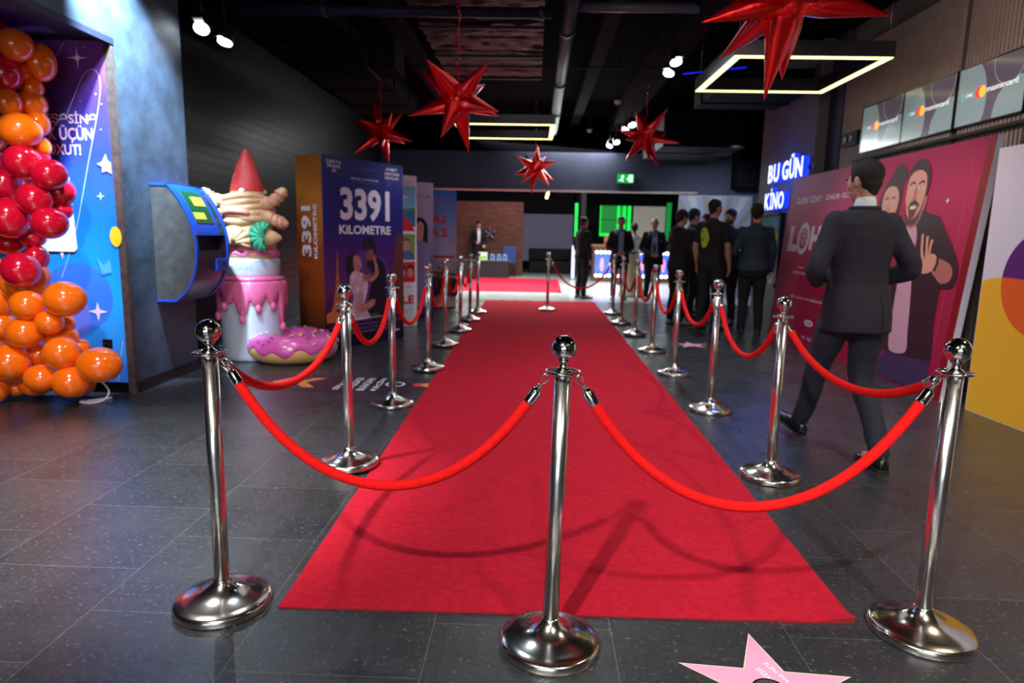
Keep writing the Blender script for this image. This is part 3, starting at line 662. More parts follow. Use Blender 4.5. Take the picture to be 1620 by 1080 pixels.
        for i in range(3, len(q) - 1, 4):
            c = V(q[i]); t = (V(q[i + 1]) - V(q[i - 1])).normalized(); u = t.cross(V((0, 0, 1))).normalized(); w_ = t.cross(u)
            m.tube([tuple(c + (u * cos(x) + w_ * sin(x)) * .0585 + t * .02 * sin(x)) for x in [2 * pi * k / 16 for k in range(16)]], .007, 6, closed=True)
        m.build('candy_stripe', mat('coral stripe', (0, 0, 0)), a_)
    m = MB(); m.lathe([(0, 1.66), (.155, 1.66), (.16, 1.68), (.135, 1.78), (.09, 1.92), (.045, 2.03), (.018, 2.075), (0, 2.08)], 40); m.build('red_cone', RD, g)
    m = MB()
    q = []
    for i in range(70):
        t = i / 69; q.append(((.17 - .13 * t) * cos(t * 9 + .2), (.17 - .13 * t) * sin(t * 9 + .2), 1.66 + .36 * t))
    m.tube([p for p in q if True][:50], [.018 * (1 - i / 70) for i in range(50)], 8); m.build('cone_swirl', BG, g)
    m = MB(); m.ell((.02, -.165, 1.66), (.03, .03, .03)); m.build('white_berry', WHITE, g)
    def shell(c, r_, mt, lean, name):
        n = 33; vs = [(0, -.02, -.1 * r_)]
        for j in (1, 2, 3):
            for i in range(n):
                a = pi * (-.12 + 1.24 * i / (n - 1)); rr = r_ * j / 3; bumpy = .035 * r_ * (1 + cos(i * pi / 2)) * j
                vs.append((rr * cos(a), -.35 * r_ * (1 - (j / 3) ** 2) - bumpy, rr * sin(a)))
        fs = [(0, 1 + i, 2 + i) for i in range(n - 1)] + [(1 + (j - 1) * n + i, 1 + j * n + i, 2 + j * n + i, 2 + (j - 1) * n + i) for j in (1, 2) for i in range(n - 1)]
        m = MB(); m.add(vs, fs, True, Matrix.Translation(c) @ Matrix.Rotation(lean, 4, 'Y')); o = m.build(name, mt, g)
        s_ = o.modifiers.new('s', 'SOLIDIFY'); s_.thickness = .03; s_.offset = 1
    shell((-.01, -.27, 1.17), .15, BG, R(0), 'cream_shell'); shell((.26, -.24, 1.23), .135, GN, R(-80), 'green_shell')
    m = MB(); m.lathe([(0, 0), (.09, 0), (.06, .08), (.02, .13), (0, .14)], 20, M=Matrix.Translation((.27, -.2, 1.22)) @ Matrix.Rotation(R(90), 4, 'Y')); m.build('shell_tip', BG, g)
    m = MB(); m.bb((-.235, -.31, 1.06), (-.17, -.295, 1.60)); m.build('wafer_stick', mat('lilac acrylic', (176, 170, 205), .2), g, bevel=.004)
    # donut on the floor
    M = Matrix.Translation((.43, -.05, 0))
    m = MB(); torus(m, .29, .148, .135, M=M, flat=.9, wav=0); m.build('floor_donut', DG, g)
    ic = icing_cap(.29, .148, .14, M, 'donut_icing', .92)
    cols = [(250, 220, 90), (120, 60, 180), (240, 240, 250), (230, 60, 60), (70, 120, 220)]
    for ci, c in enumerate(cols):
        m = MB(); mt = mat('sprinkle %d' % ci, c, .35)
        for k in range(16):
            a = random.uniform(0, 2 * pi); b = random.uniform(.25, 2.6); rr = .148 * 1.045 + .014
            p = M @ V(((.29 + rr * cos(b)) * cos(a), (.29 + rr * cos(b)) * sin(a), .14 + rr * .92 * sin(b)))
            u = V((-sin(a), cos(a), 0)); w_ = V((-sin(b) * cos(a), -sin(b) * sin(a), cos(b) * .92)).normalized(); t = random.uniform(0, pi); d = (u * cos(t) + w_ * sin(t)) * .018
            m.tube([tuple(p - d), tuple(p + d)], .005, 6, round_=True)
        o = m.build('sprinkles', mt, ic); o['kind'] = 'stuff'
display()
# red and white pole leaning behind
g = root('barrier_pole', (-2.62, 7.45, 0), 0, 'slim white pole with red tip standing between the dessert display and the tall box', 'pole')
m = MB(); m.lathe([(0, 0), (.012, 0), (.012, 1.0), (0, 1.0)], 12); m.lathe([(0, 0), (.012, 0), (.012, 1.0), (0, 1.0)], 12, (.03, 0, 0)); m.build('pole', mat('white paint', (190, 196, 212), .4), g)
m = MB(); m.lathe([(0, 1.0), (.014, 1.0), (.012, 1.12), (0, 1.14)], 12); m.lathe([(0, 1.0), (.014, 1.0), (.01, 1.1), (0, 1.12)], 12, (.03, 0, 0)); m.build('tip', mat('red paint', (170, 24, 30), .4), g)
m = MB(); m.bb((-.05, -.05, 0), (.08, .05, .012)); m.build('foot_plate', BLACK, g)

# ------------------------------------------------------------------ standees
FA = mat('printed skin', (196, 140, 120), .5); FAW = mat('printed light skin', (214, 160, 144), .5); HR = mat('printed dark hair', (26, 16, 28), .5); BK = mat('printed black', (20, 12, 24), .5)
PT = mat('pale print', (224, 218, 236), .5); DP = mat('dim print', (130, 120, 160), .5)
def tall_box():
    rz = math.atan2(.869, .494)
    g = root('promotional_box', (-2.24, 6.96, 0), rz, 'tall dark blue film display box with white 3391 lettering and orange side', 'standee')
    W, H, D = 1.265, 2.09, .40
    BG = ramp_mat('night sky print', [(0, (14, 10, 26)), (.14, (38, 18, 50)), (.32, (92, 38, 92)), (.5, (64, 34, 104)), (.66, (38, 34, 112)), (.85, (40, 46, 120)), (1, (52, 62, 116))], 2, 2.09, .4, .22, 1.5, coat=.2)
    a = Art(W, H, .02, BG)
    GL = mat('orange lamp print', (190, 96, 48), .5); VI = mat('violet glow print', (84, 44, 112), .5); BR = mat('brown print', (92, 46, 40), .5); PKD = mat('rose dress print', (196, 152, 172), .5, var=.3, vscale=9); PKD2 = mat('rose fold print', (112, 64, 92), .5)
    a.poly([(1.0, .3), (W - .004, .3), (W - .004, 1.25), (1.16, 1.3), (1.08, .9)], BR, 0)
    a.poly([(.3, .35), (.95, .35), (.98, .9), (.72, 1.05), (.4, 1.0)], VI, 4)
    FA = mat('dusk skin print', (122, 66, 66), .5, var=.3, vscale=12); FAW = mat('dusk light skin print', (168, 104, 108), .5, var=.25, vscale=12)
    # lattice tower
    a.poly([(.175, 1.12), (.16, .85), (.145, .72), (.11, .5), (.05, .36), (.10, .36), (.14, .44), (.20, .44), (.24, .36), (.29, .36), (.235, .5), (.205, .72), (.19, .85)], GL)
    for z in (.56, .66, .74, .86): a.rect(.13, z, .22, z + .012, BR)
    for k in range(4): a.line([(.13 + k * .006, .5 + k * .1), (.215 - k * .006, .6 + k * .1)], .006, BR)
    a.poly([(0.004, .3), (.42, .3), (.38, .42), (.2, .40), (.1, .44), (.004, .40)], GL, 0)
    # couple
    a.poly([(.76, 1.0), (.86, .97), (.935, .88), (.95, .6), (.925, .3), (.66, .3), (.64, .5), (.70, .7), (.70, .9)], BK, 5)
    a.poly([(.62, 1.07), (.745, 1.09), (.76, 1.0), (.69, .90), (.64, .92), (.615, .97)], FA, 5)
    a.poly([(.56, 1.15), (.60, 1.22), (.70, 1.24), (.77, 1.18), (.78, 1.06), (.75, 1.02), (.74, 1.09), (.68, 1.12), (.62, 1.10), (.57, 1.10)], HR, 5)
    a.poly([(.62, .93), (.66, .88), (.71, .91), (.74, 1.0), (.70, .97), (.65, .97)], HR, 5)
    a.poly([(.32, 1.02), (.42, 1.05), (.46, 1.0), (.42, .86), (.44, .74), (.36, .72), (.315, .82), (.30, .94)], HR, 5)
    a.poly([(.42, 1.02), (.50, 1.02), (.545, .95), (.53, .88), (.46, .84), (.42, .90)], FAW, 5)
    a.poly([(.43, .86), (.52, .84), (.62, .78), (.64, .66), (.60, .54), (.58, .44), (.66, .31), (.34, .31), (.37, .45), (.41, .56), (.36, .68), (.36, .80)], PKD, 5)
    for k in range(4): a.line([(.43 + .03 * k, .36), (.45 + .03 * k, .50), (.44 + .035 * k, .62)], .012, PKD2)
    a.poly([(.55, .80), (.68, .72), (.80, .78), (.82, .86), (.76, 1.02), (.73, 1.01), (.76, .86), (.70, .80), (.58, .72)], FAW, 4)
    a.poly([(.44, .42), (.56, .38), (.72, .44), (.76, .50), (.70, .52), (.58, .47), (.46, .50)], FAW, 4)
    # lettering
    a.text('3391', .235, 1.415, 1.02, 1.775, PT, .035); a.text('KiLOMETRE', .21, 1.268, 1.035, 1.368, PT, .03)
    for t, x0, x1, z in (('DERYA', .05, .26, 2.01), ('PINAR', .06, .25, 1.965), ('AK', .12, .19, 1.92), ('AHMET', .96, 1.16, 2.01), ('HAKTAN', .94, 1.19, 1.96), ('ZAVLAK', .94, 1.19, 1.912)):
        a.text(t, x0, z, x1, z + .034, PT, .015)
    a.text('Bir Ketche film filmi', .46, 1.985, .77, 2.003, DP); a.text('sunar', .58, 1.96, .66, 1.975, DP)
    a.text('BEYZA ALKOÇ’UN', .40, 1.862, .83, 1.887, PT, .01); a.text('çok satan romanından', .42, 1.835, .81, 1.852, DP)
    a.text('YAKINDA SİNEMALARDA', .44, .335, .80, .355, DP); a.text('SENARYO BEYZA ALKOÇ', .40, .295, .86, .318, PT, .01)
    for i, t in enumerate(('DERYA PINAR AK  AHMET HAKTAN ZAVLAK  YAPIM MÜZİK KURGU', 'GÖRÜNTÜ YÖNETMENİ SANAT YÖNETMENİ SES TASARIM RENK', 'YAPIMCI YÖNETMEN SENARYO')):
        a.text(t, .06 + .08 * i, .235 - .045 * i, 1.2 - .08 * i, .258 - .045 * i, DP)
    a.text('SINEMA', 1.04, .10, 1.18, .125, PT, .02); a.text('FILM', .05, .07, .15, .10, PT, .02)
    a.build('front_print', parent=g)
    b = Art(D, H, .01, ramp_mat('orange side print', [(0, (26, 14, 12)), (.2, (70, 32, 16)), (.45, (132, 62, 24)), (.7, (150, 76, 30)), (.9, (196, 120, 44)), (1, (178, 104, 36))], 2, 2.09, .4, .3, 2.0, axis2=.35, coat=.2))
    b.text('3391', .07, 1.02, .22, 1.56, PT, .035, rot=1); b.text('KiLOMETRE', .255, 1.0, .31, 1.58, PT, .03, rot=1)
    o = b.build('side_print', parent=g); o.location = (0, D + .02, 0); o.rotation_euler = (0, 0, R(-90))
    m = MB(); m.use(mat('black carton', (20, 16, 22), .5)); m.bb((.012, .02, 0), (W, D + .02, H)); m.build('carton', parent=g)
tall_box()
def red_frame():
    rz = math.atan2(.62, .78); W = .92; H = 2.07
    g = root('film_display_board', (-1.65 - .78 * W, 9.17 - .62 * W, 0), rz, 'white film board with sky, red hill and framed faces behind the tall blue box', 'standee')
    a = Art(W, H, .3, mat('white board print', (226, 224, 236), .5), mat('white carton', (200, 200, 210), .6))
    SKY = mat('printed sky', (130, 190, 226), .5); SEA = mat('printed sea', (52, 112, 162), .5); RED = mat('printed red', (206, 34, 44), .5); GR = mat('printed green', (120, 150, 80), .5); BL = mat('printed denim', (70, 100, 160), .5)
    a.rect(.03, 1.62, W - .02, 1.93, SKY); a.rect(.03, 1.38, W - .02, 1.62, SEA); a.ellipse(.7, 1.78, .10, .02, PT); a.poly([(.03, 1.66), (.2, 1.63), (.5, 1.66), (.72, 1.62), (.9, 1.64), (.9, 1.58), (.03, 1.58)], mat('printed hills', (84, 130, 120), .5))
    a.poly([(.2, 1.32), (W - .03, 1.32), (W - .08, 1.42), (.7, 1.54), (.56, 1.6), (.4, 1.45)], RED, 0)
    for x0, x1 in ((.04, .30), (.34, .58), (.62, .89)):
        a.rect(x0, .93, x1, 1.28, GR); c = (x0 + x1) / 2
        a.poly([(x0 + .01, .93), (x1 - .01, .93), (x1 - .03, 1.02), (c + .04, 1.06), (c - .04, 1.06), (x0 + .03, 1.02)], BL); a.ellipse(c, 1.13, .062, .085, FA); a.poly([(c - .066, 1.14), (c - .06, 1.21), (c, 1.235), (c + .06, 1.21), (c + .066, 1.14), (c + .03, 1.185), (c - .03, 1.185)], mat('printed grey hair', (110, 90, 80), .5))
        for sx in (-.025, .025): a.ellipse(c + sx, 1.14, .01, .006, BK)
        a.line([(c - .02, 1.092), (c + .02, 1.092)], .008, mat('printed lips', (150, 50, 50), .5))
        a.rect(x0, .62, x1, .90, RED)
        for cx in (c - .065, c + .06):
            a.ellipse(cx, .76, .05, .075, FA); a.poly([(cx - .055, .74), (cx - .05, .83), (cx, .86), (cx + .05, .83), (cx + .055, .74), (cx + .025, .81), (cx - .03, .81)], HR)
            for sx in (-.018, .018): a.ellipse(cx + sx, .77, .008, .005, BK)
    a.text('BİR AİLE', .1, .32, .87, .47, RED, .03); a.text('KOMEDİSİ', .3, .54, .82, .565, RED); a.text('29 MART SİNEMALARDA', .2, .22, .85, .24, DP); a.text('YAPIM YÖNETMEN', .3, 1.97, .85, 1.99, DP)
    a.build('printed_board', parent=g)
    m = MB(); m.bb((0, .05, -.0), (W, .35, .02)); m.build('foot', mat('white carton', (0, 0, 0)), g)
red_frame()
def lavender():
    rz = math.atan2(.62, .78); W = .8; H = 2.06
    g = root('film_display_board', (-1.58 - .78 * W, 10.23 - .62 * W, 0), rz, 'lavender film board with a long haired woman, third in the left row of boards', 'standee')
    a = Art(W, H, .2, ramp_mat('lavender print', [(0, (40, 44, 110)), (.3, (84, 80, 140)), (.7, (176, 170, 206)), (1, (190, 184, 214))], 2, 2.06, .5, .1))
    RD = mat('printed red', (0, 0, 0)); HJ = mat('printed plum', (52, 40, 70), .5)
    a.text('SEVDA', .3, 1.83, .76, 1.87, RD, .03)
    a.poly([(.05, .5), (.34, .5), (.36, 1.3), (.30, 1.6), (.26, 1.75), (.14, 1.76), (.08, 1.6)], HJ, 4); a.ellipse(.2, 1.6, .09, .13, FA)
    a.poly([(.42, .75), (.40, 1.1), (.42, 1.4), (.50, 1.52), (.62, 1.52), (.70, 1.4), (.70, 1.1), (.74, .8)], HR, 5)
    a.ellipse(.57, 1.37, .065, .105, FAW); a.poly([(.51, 1.30), (.53, 1.14), (.60, 1.14), (.63, 1.30)], FAW, 0); a.poly([(.46, .25), (.5, 1.0), (.54, 1.17), (.66, 1.16), (.74, 1.0), (.72, .25)], mat('printed lilac coat', (150, 140, 190), .5), 4)
    for sx in (-.025, .025): a.ellipse(.57 + sx, 1.39, .01, .006, BK)
    a.line([(.55, 1.315), (.59, 1.315)], .008, mat('printed lips', (0, 0, 0)))
    a.text('S', .3, .8, .45, 1.1, PT, .03)
    a.build('printed_board', parent=g)
    m = MB(); m.bb((0, -.02, 0), (W, .25, .02)); m.build('foot', BLACK, g)
lavender()
def bluebd():
    rz = math.atan2(.45, .89); W = 1.0; H = 2.04
    g = root('film_display_board', (-1.37 - .89 * W, 11.48 - .45 * W, 0), rz, 'pale blue film board with red title lettering, farthest in the left row of boards', 'standee')
    a = Art(W, H, .2, ramp_mat('dawn print', [(0, (196, 176, 160)), (.2, (150, 110, 110)), (.5, (176, 170, 206)), (.75, (120, 150, 214)), (1, (60, 110, 200))], 2, 2.04, .5, .06))
    RD = mat('printed red', (0, 0, 0)); MR = mat('printed maroon', (110, 34, 32), .5)
    a.text('AKTÖRLER', .30, 1.83, .92, 1.865, RD, .02); a.text('ŞANLI', .12, 1.44, .80, 1.62, RD, .05); a.text('URFA 2', .12, 1.24, .84, 1.40, RD, .05)
    a.poly([(.45, .88), (.97, .88), (.97, .92), (.45, .93)], RD)
    random.seed(5)
    for k in range(13):
        x = .3 + .055 * k + random.uniform(-.02, .02); z = .62 + random.uniform(-.12, .14)
        a.poly([(x - .06, z - .3), (x + .06, z - .3), (x + .05, z - .04), (x, z), (x - .05, z - .04)], MR if k % 2 else BK, 3); a.ellipse(x, z + .03, .026, .04, FA); a.ellipse(x, z + .06, .028, .02, HR)
    a.build('printed_board', parent=g)
    m = MB(); m.bb((0, -.02, 0), (W, .25, .02)); m.build('foot', BLACK, g)
bluebd()

# ------------------------------------------------------------------ big maroon banner
def banner():
    lean = -math.atan2(.19, 2.14)
    g = root('film_banner', (3.37, 9.35, 0), R(-90), 'large crimson film banner with laughing bearded man making a heart sign, behind the walking man', 'banner')
    W, H = 4.0, 2.146
    BG = ramp_mat('crimson print', [(0, (150, 14, 62)), (.45, (150, 18, 62)), (.8, (172, 44, 92)), (1, (146, 28, 76))], 2, 2.146, .55, .2, .7, coat=.0)
    a = Art(W, H, .06, BG, mat('white banner edge', (226, 220, 236), .5))
    PK = mat('pink print', (196, 104, 150), .3, coat=.3); PG = mat('lilac lettering print', (206, 196, 222), .4); JK = mat('printed maroon jacket', (46, 14, 30), .4); SH = mat('printed pink shirt', (196, 150, 176), .4); HN = mat('printed brown hair', (54, 36, 40), .5); FS = mat('printed face', (206, 146, 130), .4); FD = mat('printed face shade', (168, 100, 96), .4); TE = mat('printed teeth', (236, 226, 226), .4); MO = mat('printed mouth', (96, 20, 30), .4); BN = mat('printed navy legs', (60, 36, 84), .35)
    a.rect(W - .09, 0.004, W - .004, H - .004, mat('printed dark red band', (128, 8, 28), .3)); a.line([(W - .22, .01), (W - .22, 2.0)], .008, mat('printed fold line', (176, 60, 100), .3))
    a.text('GUPSE ÖZAY', .24, 1.787, 1.0, 1.88, PG, .0); a.text('ONUR GÜRÇAYLI', 1.12, 1.783, 2.14, 1.868, PG, .0)
    a.text('L', .19, 1.163, .50, 1.50, PG, .06); a.ellipse(.665, 1.33, .185, .205, PG); a.ellipse(.665, 1.33, .12, .14, mat('printed badge', (150, 24, 50), .4))
    a.ellipse(.665, 1.34, .075, .09, PG, n=10); a.ellipse(.665, 1.34, .06, .072, mat('printed badge', (0, 0, 0)))
    a.ellipse(.64, 1.36, .012, .014, PG); a.ellipse(.69, 1.36, .012, .014, PG); a.line([(.635, 1.31), (.665, 1.295), (.695, 1.31)], .012, PG); a.line([(.665, 1.42), (.665, 1.48)], .02, PG)
    a.text('HUSA', .88, 1.18, 1.95, 1.49, PG, .06)
    a.text('YAZAN', .63, .945, .84, .968, PG, .02); a.text('GUPSE ÖZAY', .52, .87, 1.0, .91, PG, .02); a.text('YÖNETEN KIVANÇ BARUÖNÜ', 1.12, .86, 2.1, .90, PG, .02)
    a.text('Bir anne ve babanın ilk bebeği', .60, .55, 2.1, .60, PG, .015)
    a.ellipse(1.28, .295, .13, .04, PG); a.text('CINEMA', 1.2, .28, 1.36, .31, BG, .02)
    for x, t in ((1.15, 'TAFF'), (1.32, 'FILM'), (1.5, 'SİNEMA')): a.text(t, x, .09, x + .11, .125, PG, .02)
    # the woman half hidden behind him
    a.poly([(2.3, 1.55), (2.42, 1.5), (2.8, 1.5), (2.82, 1.2), (2.9, .3), (2.3, .3)], mat('printed patterned shirt', (70, 30, 44), .4), 0)
    a.poly([(2.42, 1.58), (2.44, 1.75), (2.50, 1.88), (2.60, 1.95), (2.74, 1.94), (2.80, 1.84), (2.82, 1.66), (2.76, 1.55)], HN, 5)
    a.poly([(2.59, 1.96), (2.64, 2.04), (2.74, 2.05), (2.82, 1.99), (2.84, 1.90), (2.76, 1.86), (2.66, 1.90)], HN, 5)
    a.poly([(2.48, 1.70), (2.50, 1.80), (2.58, 1.85), (2.70, 1.83), (2.77, 1.74), (2.77, 1.62), (2.70, 1.52), (2.58, 1.50), (2.50, 1.58)], FS, 5)
    for x in (2.56, 2.68): a.ellipse(x, 1.69, .022, .012, TE); a.ellipse(x, 1.69, .01, .011, BK); a.line([(x - .035, 1.725), (x, 1.74), (x + .035, 1.73)], .014, HN)
    a.poly([(2.60, 1.68), (2.63, 1.62), (2.66, 1.62), (2.635, 1.605), (2.60, 1.61)], FD, 0)
    # the man
    a.poly([(2.96, 1.52), (3.0, 1.56), (3.20, 1.60), (3.34, 1.56), (3.48, 1.53), (3.56, 1.46), (3.68, 1.34), (3.80, 1.22), (3.88, 1.10), (3.89, 1.0), (3.84, .93), (3.74, .92), (3.70, .90), (3.72, .6), (3.78, .30), (3.60, .28), (3.42, .26), (2.98, .30), (2.94, .8), (2.96, 1.2)], JK, 4)
    a.poly([(3.02, 1.50), (3.14, 1.47), (3.20, 1.38), (3.23, 1.2), (3.26, 1.0), (3.32, .75), (3.37, .5), (3.40, .32), (3.2, .28), (3.10, .35), (3.06, .7), (3.04, 1.1)], SH, 5)
    a.poly([(2.90, .02), (3.06, .28), (3.42, .27), (3.78, .30), (3.80, .02)], BN, 0)
    a.poly([(2.95, 1.66), (2.99, 1.50), (3.06, 1.43), (3.16, 1.46), (3.22, 1.58), (3.24, 1.72)], FD, 4)
    a.poly([(2.885, 1.78), (2.87, 1.90), (2.90, 2.00), (2.99, 2.06), (3.10, 2.06), (3.19, 1.99), (3.24, 1.88), (3.225, 1.74), (3.18, 1.70), (2.92, 1.70)], HN, 5)
    a.poly([(2.895, 1.76), (2.895, 1.88), (2.95, 1.95), (3.06, 1.965), (3.16, 1.92), (3.20, 1.82), (3.20, 1.70), (3.185, 1.58), (3.12, 1.49), (3.03, 1.48), (2.95, 1.55), (2.91, 1.66)], FS, 5)
    a.poly([(2.91, 1.68), (2.93, 1.57), (3.00, 1.475), (3.07, 1.455), (3.14, 1.475), (3.19, 1.57), (3.205, 1.70), (3.17, 1.60), (3.12, 1.54), (3.04, 1.52), (2.97, 1.56), (2.94, 1.62)], mat('printed beard', (92, 58, 54), .5), 4)
    a.poly([(2.985, 1.66), (3.05, 1.69), (3.12, 1.665), (3.15, 1.625), (3.10, 1.645), (3.05, 1.65), (3.0, 1.635), (2.965, 1.61)], HN, 4)
    a.poly([(2.99, 1.635), (3.11, 1.64), (3.12, 1.60), (3.09, 1.54), (3.04, 1.52), (3.0, 1.56)], MO, 4); a.poly([(3.0, 1.635), (3.10, 1.637), (3.09, 1.61), (3.01, 1.608)], TE, 0)
    a.poly([(3.03, 1.80), (3.025, 1.72), (3.0, 1.70), (3.05, 1.685), (3.10, 1.705), (3.075, 1.72), (3.065, 1.80)], FD, 2)
    for x in (2.975, 3.12): a.ellipse(x, 1.80, .03, .013, TE); a.ellipse(x, 1.80, .012, .012, BK); a.line([(x - .045, 1.835), (x, 1.86), (x + .045, 1.845)], .018, HN)
    # bare forearm and the hand making half a heart
    a.poly([(3.55, 1.17), (3.66, 1.16), (3.78, 1.12), (3.83, 1.05), (3.80, .98), (3.70, .96), (3.62, 1.0), (3.52, 1.07)], FD, 4)
    a.poly([(3.33, 1.05), (3.36, 1.12), (3.44, 1.18), (3.50, 1.21), (3.58, 1.18), (3.61, 1.12), (3.56, 1.07), (3.46, 1.03)], FS, 5)
    for q in ([(3.40, 1.14), (3.34, 1.22), (3.30, 1.38)], [(3.43, 1.16), (3.40, 1.26), (3.38, 1.36)], [(3.46, 1.18), (3.45, 1.26), (3.46, 1.33)], [(3.37, 1.12), (3.30, 1.17), (3.23, 1.23)], [(3.40, 1.07), (3.32, 1.07), (3.26, 1.10)]):
        a.line(crom(q, 5), .036, FS)
    a.line(crom([(3.22, 1.30), (3.20, 1.18), (3.22, 1.08), (3.25, 1.03)], 5), .04, FD)
    a.line([(3.585, 1.20), (3.60, 1.13), (3.57, 1.06)], .035, BK)
    a.star(3.56, 1.66, .03, PG, 4, .4)
    o = a.build('printed_face', parent=g); o.rotation_euler = (lean, 0, 0)
    for x in (.4, 2.0, 3.6):
        m = MB(); m.bb((x - .02, .28, 1.1), (x + .02, .30, 1.15)); m.tube([(x, .10, .95), (x, .45, .01)], .015, 8); m.build('back_strut', BLACK, g)
banner()
def board():
    g = root('sponsor_board', (3.44, 5.13, 0), R(-88), 'white and yellow board with overlapping purple and orange circles at the right edge', 'board')
    a = Art(3.0, 2.0, .05, mat('white lilac print', (214, 212, 236), .4), mat('black frame', (20, 20, 24), .4))
    YE = mat('yellow print', (234, 176, 44), .45); PU = mat('purple print', (92, 30, 120), .45); OR = mat('orange print', (226, 96, 34), .45)
    C = (.25, -1.4, 2.44)
    ya = lambda x: 1.055 - .09 * (x - .22) ** 2 * 1.6 if x > .22 else 1.055 - .9 * (x - .22) ** 2
    xs = [i * .06 for i in range(51)]
    a.poly([(.004, .004)] + [(2.996, .004)] + [(min(x, 2.996), max(ya(x), .3)) for x in reversed(xs)][:-1] + [(.004, ya(0))], YE)
    cx, cz, r_ = .575, 1.03, .375
    pts = [(cx + r_ * cos(t), cz + r_ * sin(t)) for t in [2 * pi * k / 72 for k in range(72)]]
    a.poly([(p[0], max(p[1], ya(p[0]))) for p in pts], PU); a.poly([(p[0], min(p[1], ya(p[0]))) for p in pts], OR)
    a.poly([(.004, .004), (2.996, .004), (2.996, .012), (.004, .012)], YE)
    a.build('printed_face', parent=g)
    m = MB(); m.bb((.02, .05, 0), (.07, .35, .03)); m.bb((2.0, .05, 0), (2.05, .35, .03)); m.build('foot', BLACK, g)
board()
m = MB(); m.bb((3.80, 5.28, 0), (3.95, 5.42, 2.15)); o = m.build('black_post', BLACK, bevel=.004); tag(o, 'black upright post in the gap between the crimson banner and the yellow board', 'post')

# ------------------------------------------------------------------ menu screens, sign, drinks cabinet
def screens():
    SG = mat('screen green grey', (138, 160, 164), .15, emit=.26); SD = mat('screen mauve grey', (92, 84, 98), .15, emit=.3); SL = mat('screen line', (160, 156, 170), .2, emit=.5); SW = mat('screen white', (230, 235, 240), .2, emit=.7)
    SR = mat('screen red', (230, 50, 40), .2, emit=.7); SY = mat('screen yellow dot', (250, 170, 60), .2, emit=.9); ST_ = mat('screen teal', (90, 190, 180), .2, emit=.6)
    for i, (y0, nm) in enumerate(((8.46, 'farthest of the three, beside the pilaster'), (7.555, 'middle one of the three'), (6.63, 'nearest and largest looking of the three'))):
        g = root('menu_screen', (3.985, y0, 2.375), R(-90), 'wall mounted menu screen with red and yellow circles, ' + nm, 'screen', 'menu screens high on the right wall')
        W, H = .90, .535
        a = Art(W - .02, H - .02, .004, SD, x0=.01, z0=.01)
        def clip(pts): return [(min(max(p[0], .012), W - .012), min(max(p[1], .012), H - .012)) for p in pts]
        c = lambda x, z, rx, rz_, n=48: [(x + rx * cos(2 * pi * k / n), z + rz_ * sin(2 * pi * k / n)) for k in range(n)]
        a.poly(clip(c(.10, .2, .32, .42)), SG); a.poly(clip(c(.80, .02, .28, .30)), SG); a.poly(clip(c(.68, .50, .20, .23)), SL); a.poly(clip(c(.68, .50, .194, .224)), SD)
        a.ellipse(.09, .27, .022, .04, ST_, n=6); a.ellipse(.09, .27, .012, .028, SG, n=6); a.text('CINE', .135, .258, .225, .29, SW, .01)
        a.ellipse(.31, .275, .045, .05, SR); a.ellipse(.36, .275, .045, .05, SY); a.text('mastercard', .42, .255, .80, .305, SW, .01)
        o = a.build('screen', parent=g); o.location = (0, .0, 0)
        m = MB()
        for b_ in (((0, -.004, 0), (W, .05, .012)), ((0, -.004, H - .012), (W, .05, H)), ((0, -.004, 0), (.012, .05, H)), ((W - .012, -.004, 0), (W, .05, H))): m.bb(*b_)
        m.bb((.01, .006, .01), (W - .01, .05, H - .01)); m.build('bezel', BLACKG, g)
    m = MB(); m.use(BLACK); m.bb((3.96, 5.2, 2.28), (4.015, 8.6, 2.31)); o = m.build('mounting_rail'); tag(o, 'dark mounting rail under the row of menu screens', 'rail')
    g = root('wall_speaker', (3.97, 8.55, 2.50), 0, 'small dark wall box with two round lenses left of the screens', 'wall box')
    m = MB(); m.bb((0, 0, 0), (.05, .40, .17)); m.build('housing', BLACK, g, bevel=.004)
    for y_ in (.12, .28):
        m = MB(); m.lathe([(0, 0), (.045, 0), (.045, .012), (.03, .006), (0, .006)], 20, M=Matrix.Translation((-.0, y_, .085)) @ Matrix.Rotation(R(-90), 4, 'Y')); m.build('lens', mat('grey lens', (70, 70, 76), .3), g)
screens()
